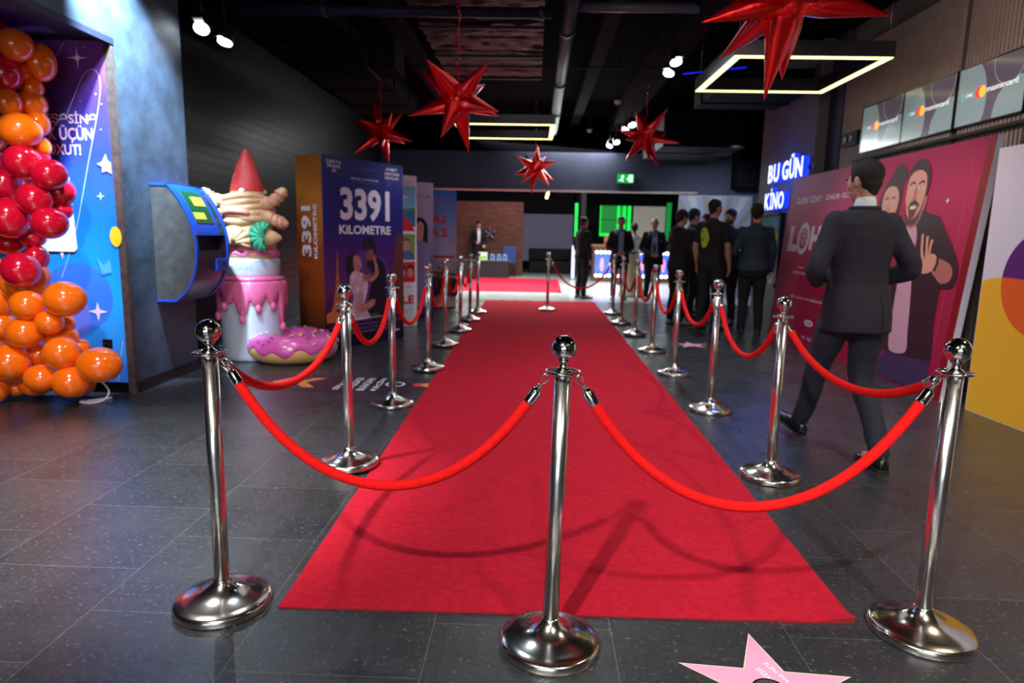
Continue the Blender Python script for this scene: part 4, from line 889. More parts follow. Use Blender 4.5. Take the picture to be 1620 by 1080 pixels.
def sign():
    g = root('channel_letter_sign', (3.85, 10.93, 0), R(-90), 'glowing white BU GÜN KİNO letters with blue sides on the grey pier', 'sign')
    WL = mat('lit white letter face', (205, 215, 255), .4, emit=1.6); BS = mat('lit blue letter side', (20, 50, 230), .4, emit=1.3)
    def word(t, x0, z0, x1, z1):
        x = x0; words = []; asp = sum(text_data(c, .03)[2] if c != ' ' else .35 for c in t) + .12 * (len(t) - 1); sc = (x1 - x0) / asp; hb = (z1 - z0)
        for c in t:
            if c == ' ': x += .35 * sc; continue
            vs, fs, a_ = text_data(c, .03); w_ = a_ * sc; hh = hb * (1.0 if c not in 'Üİ' else 1.28)
            P = [(x + a * w_, b * hh + z0) for a, b in vs]; n = len(P)
            ec = {}
            for f in fs:
                for i in range(len(f)):
                    e = (f[i], f[(i + 1) % len(f)]); ec[tuple(sorted(e))] = ec.get(tuple(sorted(e)), []) + [e]
            m = MB(); m.use(WL); m.add([(p[0], -.09, p[1]) for p in P], fs, False)
            m.use(BS); m.add([(p[0], -.089, p[1]) for p in P] + [(p[0], -.01, p[1]) for p in P], [(e[0][0], e[0][1], e[0][1] + n, e[0][0] + n) for k, e in ec.items() if len(e) == 1], False)
            m.build('letter', parent=g); x += w_ + .12 * sc
    word('BU GÜN', -.05, 2.20, 1.35, 2.48); word('KİNO', -.12, 1.78, .70, 2.04)
    m = MB(); m.bb((-.1, -.012, 2.30), (1.5, -.002, 2.36)); m.bb((-.2, -.012, 1.84), (.65, -.002, 1.90)); m.build('mounting_bar', mat('dark bar', (30, 34, 60), .5), g)
sign()
def cabinet():
    g = root('drinks_cabinet', (3.845, 11.45, 0), R(-90), 'glass fronted drinks cabinet in the grey pier under the glowing sign', 'fridge')
    W, H = 1.1, 1.72
    m = MB(); m.bb((0, -.05, 0), (W, 0, .56)); m.build('lower_panel', mat('grey cabinet', (82, 80, 86), .5), g)
    m = MB()
    for b_ in (((0, -.06, .56), (W, 0, .62)), ((0, -.06, H - .05), (W, 0, H)), ((0, -.06, .56), (.08, 0, H)), ((W - .08, -.06, .56), (W, 0, H))): m.bb(*b_)
    m.build('door_frame', mat('dark cabinet frame', (36, 38, 46), .3), g, bevel=.004)
    m = MB(); m.bb((.08, -.008, .62), (W - .08, -.002, H - .05)); m.build('back_panel', mat('cool lit interior', (70, 104, 116), .4, emit=.25), g)
    for z in (.84, 1.06, 1.28, 1.48):
        m = MB(); m.bb((.08, -.055, z), (W - .08, -.01, z + .012)); m.build('shelf', CHR2, g)
    random.seed(11)
    cc = [(80, 190, 120), (210, 220, 220), (220, 180, 60), (60, 140, 190), (200, 70, 60), (150, 210, 210)]
    for z in (.62, .852, 1.072, 1.292):
        for k in range(9):
            m = MB(); h = random.uniform(.13, .17); m.lathe([(0, 0), (.022, 0), (.022, h * .6), (.01, h * .8), (.009, h), (0, h)], 10); c = random.choice(cc)
            b = m.build('bottle', mat('bottle %d' % cc.index(c), c, .3, emit=.12)); b.location = (3.845 - .034, 11.45 - .15 - k * .1, z + .001)
            tag(b, 'coloured drink bottle on a shelf inside the drinks cabinet', 'bottle', 'bottles inside the drinks cabinet')
    m = MB(); m.bb((.08, -.062, .62), (W - .08, -.058, H - .05)); m.build('glass_door', mat('cabinet glass', (220, 235, 240), .03, trans=1, alpha=.25), g)
cabinet()

# ------------------------------------------------------------------ ceiling: light frames, spots, pipes, ducts, foil stars
def light_frame(x0, y0, x1, y1, z, label):
    g = root('light_frame', (x0, y0, z), 0, label, 'ceiling light', 'square light frames'); W, D = x1 - x0, y1 - y0; t = .085
    m = MB(); m.use(mat('dark lamp housing', (58, 56, 58), .35, .6))
    for b_ in (((0, 0, .008), (W, t, .16)), ((0, D - t, .008), (W, D, .16)), ((0, t, .008), (t, D - t, .16)), ((W - t, t, .008), (W, D - t, .16))): m.bb(*b_)
    m.build('housing', parent=g)
    m = MB(); m.use(mat('warm led strip', (255, 238, 150), .5, emit=2.6)); i = .008
    for b_ in (((i, i, 0), (W - i, t - i, .012)), ((i, D - t + i, 0), (W - i, D - i, .012)), ((i, t - i, 0), (t - i, D - t + i, .012)), ((W - t + i, t - i, 0), (W - i, D - t + i, .012))): m.bb(*b_)
    m.build('led_strip', parent=g)
    for px, py in ((.05, .05), (W - .05, .05), (.05, D - .05), (W - .05, D - .05)):
        m = MB(); m.tube([(px, py, .16), (px, py, 4.0 - z)], .003, 6); m.build('suspension_wire', CHR2, g)
light_frame(1.97, 7.02, 3.56, 8.68, 3.12, 'square hanging frame of warm yellow light at upper right, behind the big red star')
light_frame(-1.40, 11.3, .30, 13.0, 3.12, 'square hanging frame of warm yellow light, distant one near the middle')
light_frame(-2.6, -2.4, -1.0, -.8, 3.12, 'square hanging frame of warm light over the lobby, left one behind the viewpoint')
light_frame(1.3, -1.6, 2.9, 0, 3.12, 'square hanging frame of warm light over the lobby, right one behind the viewpoint')
def spot_fixture(x, y, z, tx, ty, label, energy):
    g = root('ceiling_spotlight', (x, y, z), 0, label, 'spotlight', 'ceiling spotlights'); d = V((tx, ty, -1)).normalized(); q = (-d).to_track_quat('Z', 'X').to_matrix().to_4x4()
    m = MB(); m.lathe([(.055, 0), (.068, .0), (.07, .01), (.07, .10), (.05, .14), (0, .14)], 28, M=q); m.build('can', mat('dark lamp can', (26, 28, 34), .35), g)
    m = MB(); m.lathe([(0, -.010), (.064, -.010), (.064, -.002), (0, -.002)], 28, M=q); m.build('lamp_glass', mat('lit lamp glass', (225, 240, 255), .3, emit=14), g)
    m = MB(); m.tube([tuple(q @ V((0, 0, .12))), (0, 0, .22)], .012, 8); m.tube([(0, 0, .2), (0, 0, 4.0 - z)], .007, 8); m.build('stem', BLACK, g)
    m = MB(); m.smooth = False; m.add([tuple(q @ V(p)) for p in ((.07, -.04, 0), (.12, -.045, -.02), (.12, .045, -.02), (.07, .04, 0))], [(0, 1, 2, 3)]); o = m.build('barn_door', CHR2, g); s_ = o.modifiers.new('s', 'SOLIDIFY'); s_.thickness = .003
    l = light('SPOT', 'spotlight_beam', tuple(V((x, y, z)) + d * .03), tuple(V((x, y, z)) + d), energy, (.74, .87, 1), spot_size=R(75), spot_blend=.7, shadow_soft_size=.05); l['kind'] = 'light'
for i, (x, y, z, tx, ty, e, lb) in enumerate([(-2.95, 5.95, 3.02, .1, -.75, 22, 'lit spotlight near the grey pier, upper left one of the pair'), (-2.9, 6.28, 3.0, -.1, -.35, 20, 'lit spotlight near the brick wall, lower right one of the pair'),
    (1.58, 7.99, 3.3, .1, -.45, 75, 'lit spotlight beside the near light frame, upper one of the pair'), (1.6, 8.5, 3.3, -.25, -.4, 75, 'lit spotlight beside the near light frame, lower one of the pair'),
    (1.71, 12.3, 3.3, .1, -.5, 60, 'distant lit spotlight partly behind the right red star, upper one'), (1.66, 12.8, 3.3, -.3, -.4, 60, 'distant lit spotlight left of the right red star, lower one'),
    (1.70, 14.5, 3.3, .1, -.5, 60, 'farthest pair of lit spotlights above the exit sign, right one'), (1.60, 14.9, 3.28, -.3, -.4, 60, 'farthest pair of lit spotlights above the exit sign, left one')]):
    spot_fixture(x, y, z, tx, ty, lb, e)
def thing_pipe(pts, r_, m_, label, name='ceiling_pipe', cat='pipe', collars=()):
    g = root(name, pts[0], 0, label, cat); O = V(pts[0]); m = MB(); m.tube([tuple(V(p) - O) for p in pts], r_, 16); m.build('pipe', m_, g)
    for t in collars:
        p = V(pts[0]).lerp(V(pts[-1]), t); d = (V(pts[-1]) - V(pts[0])).normalized() * .03
        m = MB(); m.tube([tuple(p - d - O), tuple(p + d - O)], r_ * 1.25, 16); m.build('collar', mat('dark pipe collar', (40, 42, 50), .5), g)
PIPE = mat('dark painted pipe', (34, 38, 52), .5, 0, spec=.15, var=.2)
thing_pipe([(-3.55, 7.2, 3.58), (.12, 7.25, 3.58)], .055, PIPE, 'dark horizontal ceiling pipe running across to the long pipe at upper left', collars=(.97, .35))
thing_pipe([(.27, 2.0, 3.6), (.36, 15.5, 3.6)], .085, PIPE, 'thick dark ceiling pipe running lengthways above the carpet', collars=(.2, .43, .62, .8))
thing_pipe([(.36, 7.3, 3.66), (1.65, 7.3, 3.66)], .05, mat('grey pipe', (90, 96, 108), .4), 'short pale grey ceiling pipe right of the long pipe')
thing_pipe([(-3.5, 9.6, 3.62), (2.0, 9.6, 3.62)], .014, PIPE, 'thin dark conduit crossing the ceiling behind the stars')
thing_pipe([(-3.5, 6.6, 3.75), (1.7, 6.6, 3.75)], .03, PIPE, 'slim dark conduit crossing the ceiling near the top edge')
thing_pipe([(2.2, 6.1, 3.8), (4.0, 6.2, 3.8)], .04, PIPE, 'dark ceiling pipe above the near light frame')
def duct(a, b, label, m_, flg=True):
    g = root('air_duct', a, 0, label, 'air duct'); A = V(a); B = V(b) - A; m = MB(); m.bb((0, 0, 0), tuple(B)); m.build('duct_body', m_, g, bevel=.006)
    if flg:
        pass
    if A.z + B.z < 3.9 and 'sheet metal' not in label:
        for px, py in ((.05, .05), (B.x - .05, .05), (.05, B.y - .05), (B.x - .05, B.y - .05)):
            m = MB(); m.tube([(px, py, B.z), (px, py, (4.0 if A.y + B.y < 15.6 else 4.0) - A.z)], .006, 6); m.build('hanger_rod', BLACK, g)
    if flg:
        ax = 0 if B.x > B.y else 1; L = B[ax]; k = .9
        while k < L:
            lo = [-.02, -.02, -.02]; hi = [B.x + .02, B.y + .02, B.z + .02]; lo[ax] = k; hi[ax] = k + .03; m = MB(); m.bb(lo, hi); m.build('flange', mat('duct flange', (20, 21, 27), .5, spec=.15), g); k += 1.3
DU = mat('dark duct sheet', (22, 24, 32), .9, 0, spec=.05, var=.2)
duct((-3.0, 8.3, 3.28), (-1.75, 8.9, 3.62), 'dark sheet metal duct crossing the ceiling at upper left', DU)
duct((-3.5, 5.2, 3.64), (-2.4, 13.5, 3.96), 'long dark duct running beside the brick wall under the ceiling', DU)
duct((-1.9, 3.0, 3.78), (-1.65, 15.4, 3.98), 'narrow dark duct beam running lengthways left of the foil panel', DU, False)
duct((1.62, 2.5, 3.66), (1.95, 15.4, 3.98), 'dark cable tray running lengthways above the spotlights', mat('perforated tray', (26, 24, 28), .95, spec=.05), False)
duct((2.3, 12.4, 2.95), (3.8, 14.6, 3.5), 'big dark air handling box under the ceiling before the far wall', mat('dark unit box', (8, 9, 16), .6, spec=.1))
duct((2.5, 9.6, 3.35), (3.80, 11.0, 3.64), 'dark air handling box behind the near light frame', mat('dark unit box', (0, 0, 0)))
duct((.75, 3.5, 3.8), (.95, 15.4, 3.98), 'slim dark duct running lengthways right of the long pipe', DU, False)
duct((4.45, 14.9, 2.45), (5.25, 15.45, 3.2), 'black box hanging in the far right corner above the group of people', mat('dark unit box', (0, 0, 0)), False)
g = root('foil_insulation_panel', (-1.5, 7.6, 3.86), 0, 'crinkled reddish brown foil panel under the ceiling behind the middle star', 'ceiling panel')
m = MB(); nx, ny = 30, 120; vs = [(1.55 * i / nx, 3.6 * j / ny, .03 * noise.noise(V((i * .3, j * .5, 0))) + .015 * sin(j * .55)) for j in range(ny + 1) for i in range(nx + 1)]
m.add(vs, [(j * (nx + 1) + i, (j + 1) * (nx + 1) + i, (j + 1) * (nx + 1) + i + 1, j * (nx + 1) + i + 1) for j in range(ny) for i in range(nx)]); m.build('foil_sheet', mat('aged foil', (50, 38, 42), .5, .45, var=.3, spec=.3), g)
for k in range(3):
    m = MB(); m.bb((0, .9 + 1.3 * k, -.07), (1.55, .94 + 1.3 * k, -.03)); m.build('rail', mat('perforated rail', (44, 40, 44), .6), g)
for x, y, n_ in ((1.2, 10.3, 'left of the middle spotlights'), (1.0, 13.0, 'above the exit sign')):
    g = root('ceiling_sensor', (x, y, 3.3), 0, 'small white ceiling sensor ' + n_, 'sensor'); m = MB(); m.lathe([(0, -.04), (.03, -.03), (.05, 0), (.05, .02), (0, .02)], 20); m.build('dome', mat('off white plastic', (190, 190, 196), .5), g); m = MB(); m.tube([(0, 0, .02), (0, 0, .7)], .006, 6); m.build('rod', BLACK, g)
def blue_strip(a, b, lb):
    g = root('blue_led_strip', a, 0, lb, 'light strip'); m = MB(); m.tube([(0, 0, 0), tuple(V(b) - V(a))], .008, 6); m.build('tube', mat('blue led', (10, 30, 230), .4, emit=1.2), g)
blue_strip((2.0, 9.6, 3.55), (2.75, 9.2, 3.55), 'thin blue light strip seen through the near light frame')
blue_strip((2.35, 7.2, 3.6), (2.85, 7.0, 3.6), 'short blue light strip behind the big red star')
def foil_star(x, y, z, size, rot, label, ztop=3.95, dirs_=None):
    g = root('foil_star', (x, y, z), 0, label, 'star decoration', 'hanging red foil stars')
    ph = (1 + 5 ** .5) / 2; dirs = []
    for a in (-1, 1):
        for b in (-1, 1): dirs += [V((a, 0, b * ph)), V((b * ph, a, 0)), V((0, b * ph, a))]
    E_ = Matrix.Rotation(rot[2], 3, 'Z') @ Matrix.Rotation(rot[1], 3, 'Y') @ Matrix.Rotation(rot[0], 3, 'X')
    m = MB(); m.ell((0, 0, 0), (size * .13, size * .13, size * .13))
    if dirs_:
        dirs = [V((a, (1 if sg > 0 else -1) * math.sqrt(max(.0, 1 - a * a - b * b)), b)) for a, b, sg in dirs_]; E_ = Matrix.Identity(3)
    for i, d in enumerate(dirs):
        d = (E_ @ d.normalized()); L = size * .5 * (1 + (.12 * sin(i * 5.3) if not dirs_ else 0)); u = d.orthogonal().normalized(); w_ = d.cross(u); rs = []
        for t, r_ in ((.02, .08), (.14, .088), (.25, .092), (.38, .082), (.55, .060), (.75, .033), (.92, .011), (1, .002)):
            ring = []
            for k in range(24):
                a = 2 * pi * k / 24; seam = 1 + .16 * max(0, cos(2 * a)) ** 6 - .10 * abs(sin(a * 4 + i)) * (1 - t)
                pk = .03 * noise.noise(V((k * .9, t * 14, i * 3)))
                rr = size * r_ * (seam + pk); ring.append(tuple(d * (L * t) + u * (rr * cos(a)) + w_ * (rr * sin(a) * .86)))
            rs.append(ring)
        m.rings(rs)
    m.build('foil_body', FOIL, g)
    m = MB(); zz = size * .1; top = ztop - z; k = 0
    m.tube([(0, 0, zz), (0, 0, top)], .003, 6)
    while zz < top:
        a = k * 1.1; m.ell((.012 * cos(a), .012 * sin(a), zz), (.012, .012, .022), Matrix.Rotation(a, 4, 'X'), 8, 6); zz += .045 if k % 5 else .09; k += 1
    m.build('hanging_garland', mat('red foil garland', (190, 20, 40), .22, .9), g)
foil_star(1.16, 3.3, 2.42, .94, (0, 0, 0), 'biggest and nearest red foil star, cut by the top edge', 3.95, [(-.91, -.34, -1), (.97, -.22, -1), (-.05, -.93, 1), (-.45, -.42, 1), (.25, -.64, 1), (-.46, .04, -1), (.53, .1, -1), (0, .9, -1), (-.62, .6, 1), (.62, .6, 1), (0.05, .0, 1)])
foil_star(-.79, 6.7, 2.60, 1.04, (0, 0, 0), 'red foil star hanging left of the middle, second largest', 3.95, [(-.77, .59, 1), (-.48, .54, -1), (.63, .59, -1), (.81, -.30, -1), (-.93, -.34, -1), (-.24, -.78, -1), (.19, -.94, 1), (.75, -.19, 1), (.45, .45, 1)])
foil_star(-2.28, 9.8, 2.75, .96, (-1.7, .77, .96), 'red foil star at upper left above the tall film box')
foil_star(1.69, 10.6, 2.86, 1.0, (-2.29, -.68, 1.01), 'red foil star right of the middle in front of the spotlights', 3.66)
foil_star(-.03, 13.6, 2.65, 1.0, (1.68, 2.42, -1.37), 'smallest and farthest red foil star above the middle of the carpet', 3.95)

# ------------------------------------------------------------------ far hall
def exit_sign():
    g = root('exit_sign', (1.85, 15.38, 2.52), 0, 'small green lit exit sign with running figure on the far lintel', 'sign')
    m = MB(); m.bb((0, .02, 0), (.40, .10, .22)); m.build('box', mat('exit box', (30, 60, 40), .4), g)
    a = Art(.38, .20, .01, mat('exit green', (10, 150, 60), .4, emit=.9), x0=.01, z0=.01); W_ = mat('exit white', (190, 255, 215), .4, emit=1.3)
    a.rect(.27, .03, .36, .19, W_); a.poly([(.22, .10), (.26, .14), (.26, .12), (.30, .12), (.30, .085), (.26, .085), (.26, .06)], W_)
    a.ellipse(.135, .17, .018, .018, W_); a.line([(.13, .15), (.11, .10), (.14, .07), (.13, .03)], .022, W_); a.line([(.11, .10), (.08, .07), (.05, .06)], .02, W_); a.line([(.09, .15), (.13, .145), (.17, .12)], .015, W_)
    o = a.build('lit_face', parent=g); o.location = (0, .01, 0)
exit_sign()
def lit_panel(name, x0, x1, z0, z1, y, m_, label, cat, bars=()):
    g = root(name, (x0, y, z0), 0, label, cat); W, H = x1 - x0, z1 - z0
    m = MB(); m.bb((.01, .0, .01), (W - .01, .02, H - .01)); m.build('lit_face', m_, g)
    m = MB()
    for b_ in (((0, -.01, 0), (W, .05, .02)), ((0, -.01, H - .02), (W, .05, H)), ((0, -.01, 0), (.02, .05, H)), ((W - .02, -.01, 0), (W, .05, H))): m.bb(*b_)
    for z in bars: m.bb((0, -.012, z), (W, 0, z + .02))
    m.build('frame', BLACK, g); return g
GRN = mat('bright green led', (10, 225, 70), .4, emit=1.05); GRD = mat('mid green led', (10, 120, 44), .4, emit=.9)
lit_panel('green_light_column', 1.20, 1.32, 1.28, 2.32, 20.3, GRN, 'narrow vertical green light panel beside the dark opening', 'light panel', (.58,))
g = lit_panel('green_light_wall', 2.28, 3.42, 1.32, 2.42, 23.6, GRD, 'wide glowing green panel wall behind the man in the light blue shirt', 'light panel', (.58,))
for x in (.02, .62, .82, 1.0):
    m = MB(); m.bb((x, -.012, .02), (x + (.10 if x > .1 else .04), -.002, 1.08)); m.build('bright_bar', GRN, g)
m = MB(); m.bb((.02, -.013, .02), (1.12, -.003, .12)); m.build('bright_bar', GRN, g)
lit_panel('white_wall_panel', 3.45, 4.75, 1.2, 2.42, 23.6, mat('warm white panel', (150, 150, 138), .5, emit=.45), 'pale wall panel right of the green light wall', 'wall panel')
lit_panel('green_light_column', 4.4, 4.6, 1.3, 2.5, 22.5, GRD, 'dim green strip right of the pale wall panel', 'light panel')
slab('wall_hall_partition', (4.0, 17.5, 0), (5.3, 17.7, 3.2), mat('beige plaster', (120, 112, 104), .7))
def bar():
    g = root('bar_counter', (1.75, 19.4, 0), 0, 'bar counter with blue lit front panels and rows of white bulbs in the far hall', 'counter')
    m = MB(); m.bb((0, 0, 0), (3.5, .6, 1.02)); m.build('counter_body', mat('brown counter wood', (96, 60, 42), .5, var=.2), g)
    m = MB(); m.bb((-.04, -.05, 1.02), (3.54, .65, 1.08)); m.build('worktop', mat('tan worktop', (150, 104, 70), .4), g)
    BLU = mat('blue lit screen', (70, 100, 230), .3, emit=1.0, var=.5, vscale=6); BU = mat('white bulb', (235, 240, 255), .3, emit=5)
    for x in (.05, .95, 1.85, 2.75):
        m = MB(); m.bb((x, -.03, .22), (x + .7, 0, .82)); p = m.build('lit_panel', BLU, g)
        m = MB(); m.ell((x + .2, -.03, .5), (.06, .012, .2)); m.ell((x + .5, -.03, .5), (.1, .012, .14)); m.build('picture', mat('pink poster patch', (220, 150, 180), .4, emit=.8), p)
        for z in (.18, .86):
            m = MB()
            for k in range(6): m.ell((x + .04 + k * .125, -.04, z), (.05, .03, .045), seg=10, rg=6)
            m.build('bulb_row', BU, p)
    random.seed(2)
    for k, (x, lb) in enumerate(((.4, 'jar on the bar counter, leftmost'), (.9, 'jar on the bar counter near the man in the light blue shirt'), (1.3, 'jar on the bar counter behind the woman in the skirt'), (3.1, 'jar on the bar counter, rightmost'))):
        m = MB(); m.lathe([(0, 0), (.08, 0), (.09, .02), (.09, .2), (.05, .24), (.05, .28), (0, .28)], 14); o = m.build('jar', mat('jar %d' % k, [(150, 90, 70), (180, 170, 160), (110, 70, 60), (160, 150, 140)][k], .4)); o.location = (1.75 + x, 19.7, 1.081); tag(o, lb, 'jar', 'jars on the bar counter')
bar()
def desk():
    g = root('reception_desk', (-2.55, 20.0, 0), 0, 'dark reception desk in front of the brick wall in the far hall', 'desk')
    m = MB(); m.bb((0, 0, 0), (1.78, .55, .50)); m.build('desk_body', mat('dark desk cloth', (30, 30, 32), .6), g, bevel=.01)
    m = MB(); m.bb((-.02, -.03, .50), (1.82, .6, .53)); m.build('desk_top', mat('grey desk top', (86, 84, 82), .4), g)
    g = root('display_case', (-1.72, 20.1, .531), 0, 'white and green box standing on the reception desk', 'box'); m = MB(); m.bb((0, 0, 0), (.28, .15, .24)); m.build('case', mat('white lit box', (190, 215, 200), .5, emit=.35), g, bevel=.006); m = MB(); m.bb((.02, -.006, .04), (.26, 0, .13)); m.build('green_label', mat('green label', (120, 200, 70), .5, emit=.3), g)
    for i, x in enumerate((-1.36, -1.16, -.98)):
        g = root('counter_device', (x, 20.15, .531), 0, 'pale blue device on the reception desk, %s of three' % ('left', 'middle', 'right')[i], 'device', 'devices on the reception desk'); m = MB(); m.prism([(0, 0), (.16, 0), (.14, .18), (.03, .20)], .1); m.build('body', mat('pale blue plastic', (120, 150, 190), .4, emit=.12), g, bevel=.004); m = MB(); m.bb((.04, -.004, .05), (.12, 0, .14)); m.build('screen', mat('device screen', (60, 90, 150), .3, emit=.3), g)
    g = root('blue_chair', (-.98, 20.7, 0), 0, 'blue chair beside the brick wall behind the reception desk', 'chair'); m = MB(); m.bb((0, 0, .42), (.4, .4, .46)); m.build('seat', mat('blue seat', (30, 70, 130), .5), g, bevel=.02)
    m = MB(); m.bb((0, .02, .46), (.4, .06, .95)); m.build('backrest', mat('blue seat', (0, 0, 0)), g, bevel=.015)
    for lx in (.03, .37):
        for ly in (.03, .37): m = MB(); m.tube([(lx, ly, 0), (lx, ly, .42)], .014, 8); m.build('leg', BLACK, g)
    g = root('wall_ornament', (-1.45, 21.17, 1.35), 0, 'small grey metal ornament on the brick wall', 'ornament'); m = MB()
    for k in range(5): m.tube([(0, 0, 0), (.16 * cos(k * 1.257 + .3), -.02, .16 * sin(k * 1.257 + .3))], [.02, .045], 8, round_=True)
    m.build('ornament_body', mat('grey metal ornament', (110, 112, 122), .4, .6), g)
    g = root('lounge_sofa', (-.2, 23.4, 0), 0, 'black sofa group in front of the lilac wall panel', 'sofa')
    m = MB(); m.bb((0, 0, 0), (1.6, .8, .42)); m.build('seat', BLACK, g, bevel=.05); m = MB(); m.bb((0, .6, .42), (1.6, .85, .85)); m.build('backrest', BLACK, g, bevel=.05)
    for x in (0, 1.42): m = MB(); m.bb((x, 0, .42), (x + .18, .8, .62)); m.build('armrest', BLACK, g, bevel=.04)
    lit_panel('lit_poster_stand', 1.13, 1.27, .0, 1.05, 20.2, mat('white lit poster', (200, 205, 240), .4, emit=.8), 'narrow white lit poster beside the man in black', 'light box')
desk()
for k in range(5):
    g = root('pendant_bulb', (.38 + .003 * k, 17.0 + 1.6 * k, 2.66 - .005 * k), 0, 'round pendant bulb in the hall, %s of the row of five' % ('nearest', 'second', 'third', 'fourth', 'farthest')[k], 'lamp', 'pendant bulbs in the far hall')
    m = MB(); m.ell((0, 0, 0), (.055, .055, .055)); m.build('bulb', mat('warm bulb', (255, 226, 160), .3, emit=4), g); m = MB(); m.tube([(0, 0, .05), (0, 0, .53)], .005, 6); m.build('cord', BLACK, g)
g = root('track_lamp', (-1.85, 18.0, 2.62), 0, 'white track lamp under the hall ceiling above the man at the desk', 'lamp')
m = MB(); m.lathe([(0, 0), (.07, 0), (.06, .12), (0, .14)], 18, M=Matrix.Rotation(R(40), 4, 'X')); m.build('shade', mat('bright white lamp', (230, 236, 240), .4, emit=.9), g); m = MB(); m.tube([(0, 0, .1), (0, 0, .56)], .008, 6); m.tube([(0, 0, .3), (.9, 0, .3)], .01, 6); m.build('track', BLACK, g)
def far_poster():
    g = root('wall_poster', (3.2, 14.98, 0), 0, 'large poster with fan of pale rays on the far wall behind the group of people', 'poster')
    a = Art(1.62, 2.26, .03, mat('blue grey print', (112, 122, 146), .5)); P1 = mat('pale ray print', (140, 146, 156), .5); P2 = mat('bronze print', (104, 104, 110), .5)
    for k in range(15):
        t = pi * (k + .1) / 15; t2 = t + .11
        q = [(.82, .9)]
        for tt in (t, t2):
            rr = min(.79 / abs(cos(tt)) if abs(cos(tt)) > 1e-3 else 9, 1.33 / sin(tt) if sin(tt) > 1e-3 else 9); q.append((.82 + rr * cos(tt), .9 + rr * sin(tt)))
        a.poly(q, P1 if k % 2 else P2)
    a.ellipse(.82, .9, .28, .3, P1); a.ellipse(.82, .9, .22, .24, mat('blue grey print', (0, 0, 0)))
    a.rect(.05, .1, 1.57, .5, mat('pale grey print', (120, 124, 136), .5))
    a.build('printed_sheet', parent=g)
far_poster()

# ------------------------------------------------------------------ people
def remesh(mb, voxel, it=2, folds=0, seed=0, post=None):
    me = bpy.data.meshes.new('tmp'); me.from_pydata(mb.v, [], mb.f); o = bpy.data.objects.new('tmp', me); COL.objects.link(o)
    m = o.modifiers.new('r', 'REMESH'); m.mode = 'VOXEL'; m.voxel_size = voxel; m.use_smooth_shade = True
    if it: s_ = o.modifiers.new('s', 'SMOOTH'); s_.iterations = it; s_.factor = .5
    dg = bpy.context.evaluated_depsgraph_get(); r = bpy.data.meshes.new_from_object(o.evaluated_get(dg))
    bpy.data.objects.remove(o); bpy.data.meshes.remove(me)
    if folds:
        ns = [v.normal.copy() for v in r.vertices]
        for v, n in zip(r.vertices, ns):
            p = v.co; a = noise.noise(V((p.x * 9 + seed, p.y * 9, p.z * 16))) + .5 * noise.noise(V((p.x * 22, p.y * 22 + seed, p.z * 34)))
            v.co = p + n * (a * folds)
    return r
import bmesh
def cut_mesh(me, planes, dele, thick=.007):
    bm = bmesh.new(); bm.from_mesh(me)
    for co, no in planes:
        bmesh.ops.bisect_plane(bm, geom=bm.verts[:] + bm.edges[:] + bm.faces[:], plane_co=co, plane_no=no)
    kill = [f for f in bm.faces if dele(f.calc_center_median())]
    bmesh.ops.delete(bm, geom=kill, context='FACES'); bm.to_mesh(me); bm.free(); return me
def link(name, me, mt, parent, solid=0):
    me.materials.clear(); me.materials.append(mt)
    me.polygons.foreach_set('use_smooth', [True] * len(me.polygons)); me.name = name
    o = bpy.data.objects.new(name, me); COL.objects.link(o); o.parent = parent
    if solid: s_ = o.modifiers.new('s', 'SOLIDIFY'); s_.thickness = solid; s_.offset = -1
    return o
TORSO = [(.80, .150, .105, -.01), (.88, .168, .125, -.012), (.96, .166, .118, -.005), (1.05, .148, .102, 0), (1.14, .146, .100, 0), (1.24, .160, .108, .002), (1.33, .174, .112, .0), (1.40, .172, .10, -.005), (1.445, .135, .078, -.008), (1.475, .085, .062, -.006)]
def torso(mb, g=0, z0=None, z1=None, secs=None, cx=0, cy=0, fat=1.0, flare=0, sway=None):
    S = [s for s in (secs or TORSO) if (z0 is None or s[0] >= z0 - 1e-6) and (z1 is None or s[0] <= z1 + 1e-6)]
    rs = []
    for z, rx, ry, oy in S:
        fx = fat if z < 1.35 else 1; e = g + flare * max(0, (1.0 - z))
        sx, sy = sway(z) if sway else (0, 0)
        rs.append([(sx + cx + (rx * fx + e) * (abs(cos(a)) ** .88) * (1 if cos(a) > 0 else -1), sy + cy + oy + (ry * fx + e) * (abs(sin(a)) ** .88) * (1 if sin(a) > 0 else -1), z) for a in [2 * pi * k / 28 for k in range(28)]])
    mb.rings(rs)
def limb(mb, pts, rad, ref=(1, 0, 0)):
    mb.tube(crom([tuple(p) for p in pts], 6), [tuple(x) for x in crom([(r if isinstance(r, tuple) else (r, r)) for r in rad], 6)], 16, ref, round_=True)
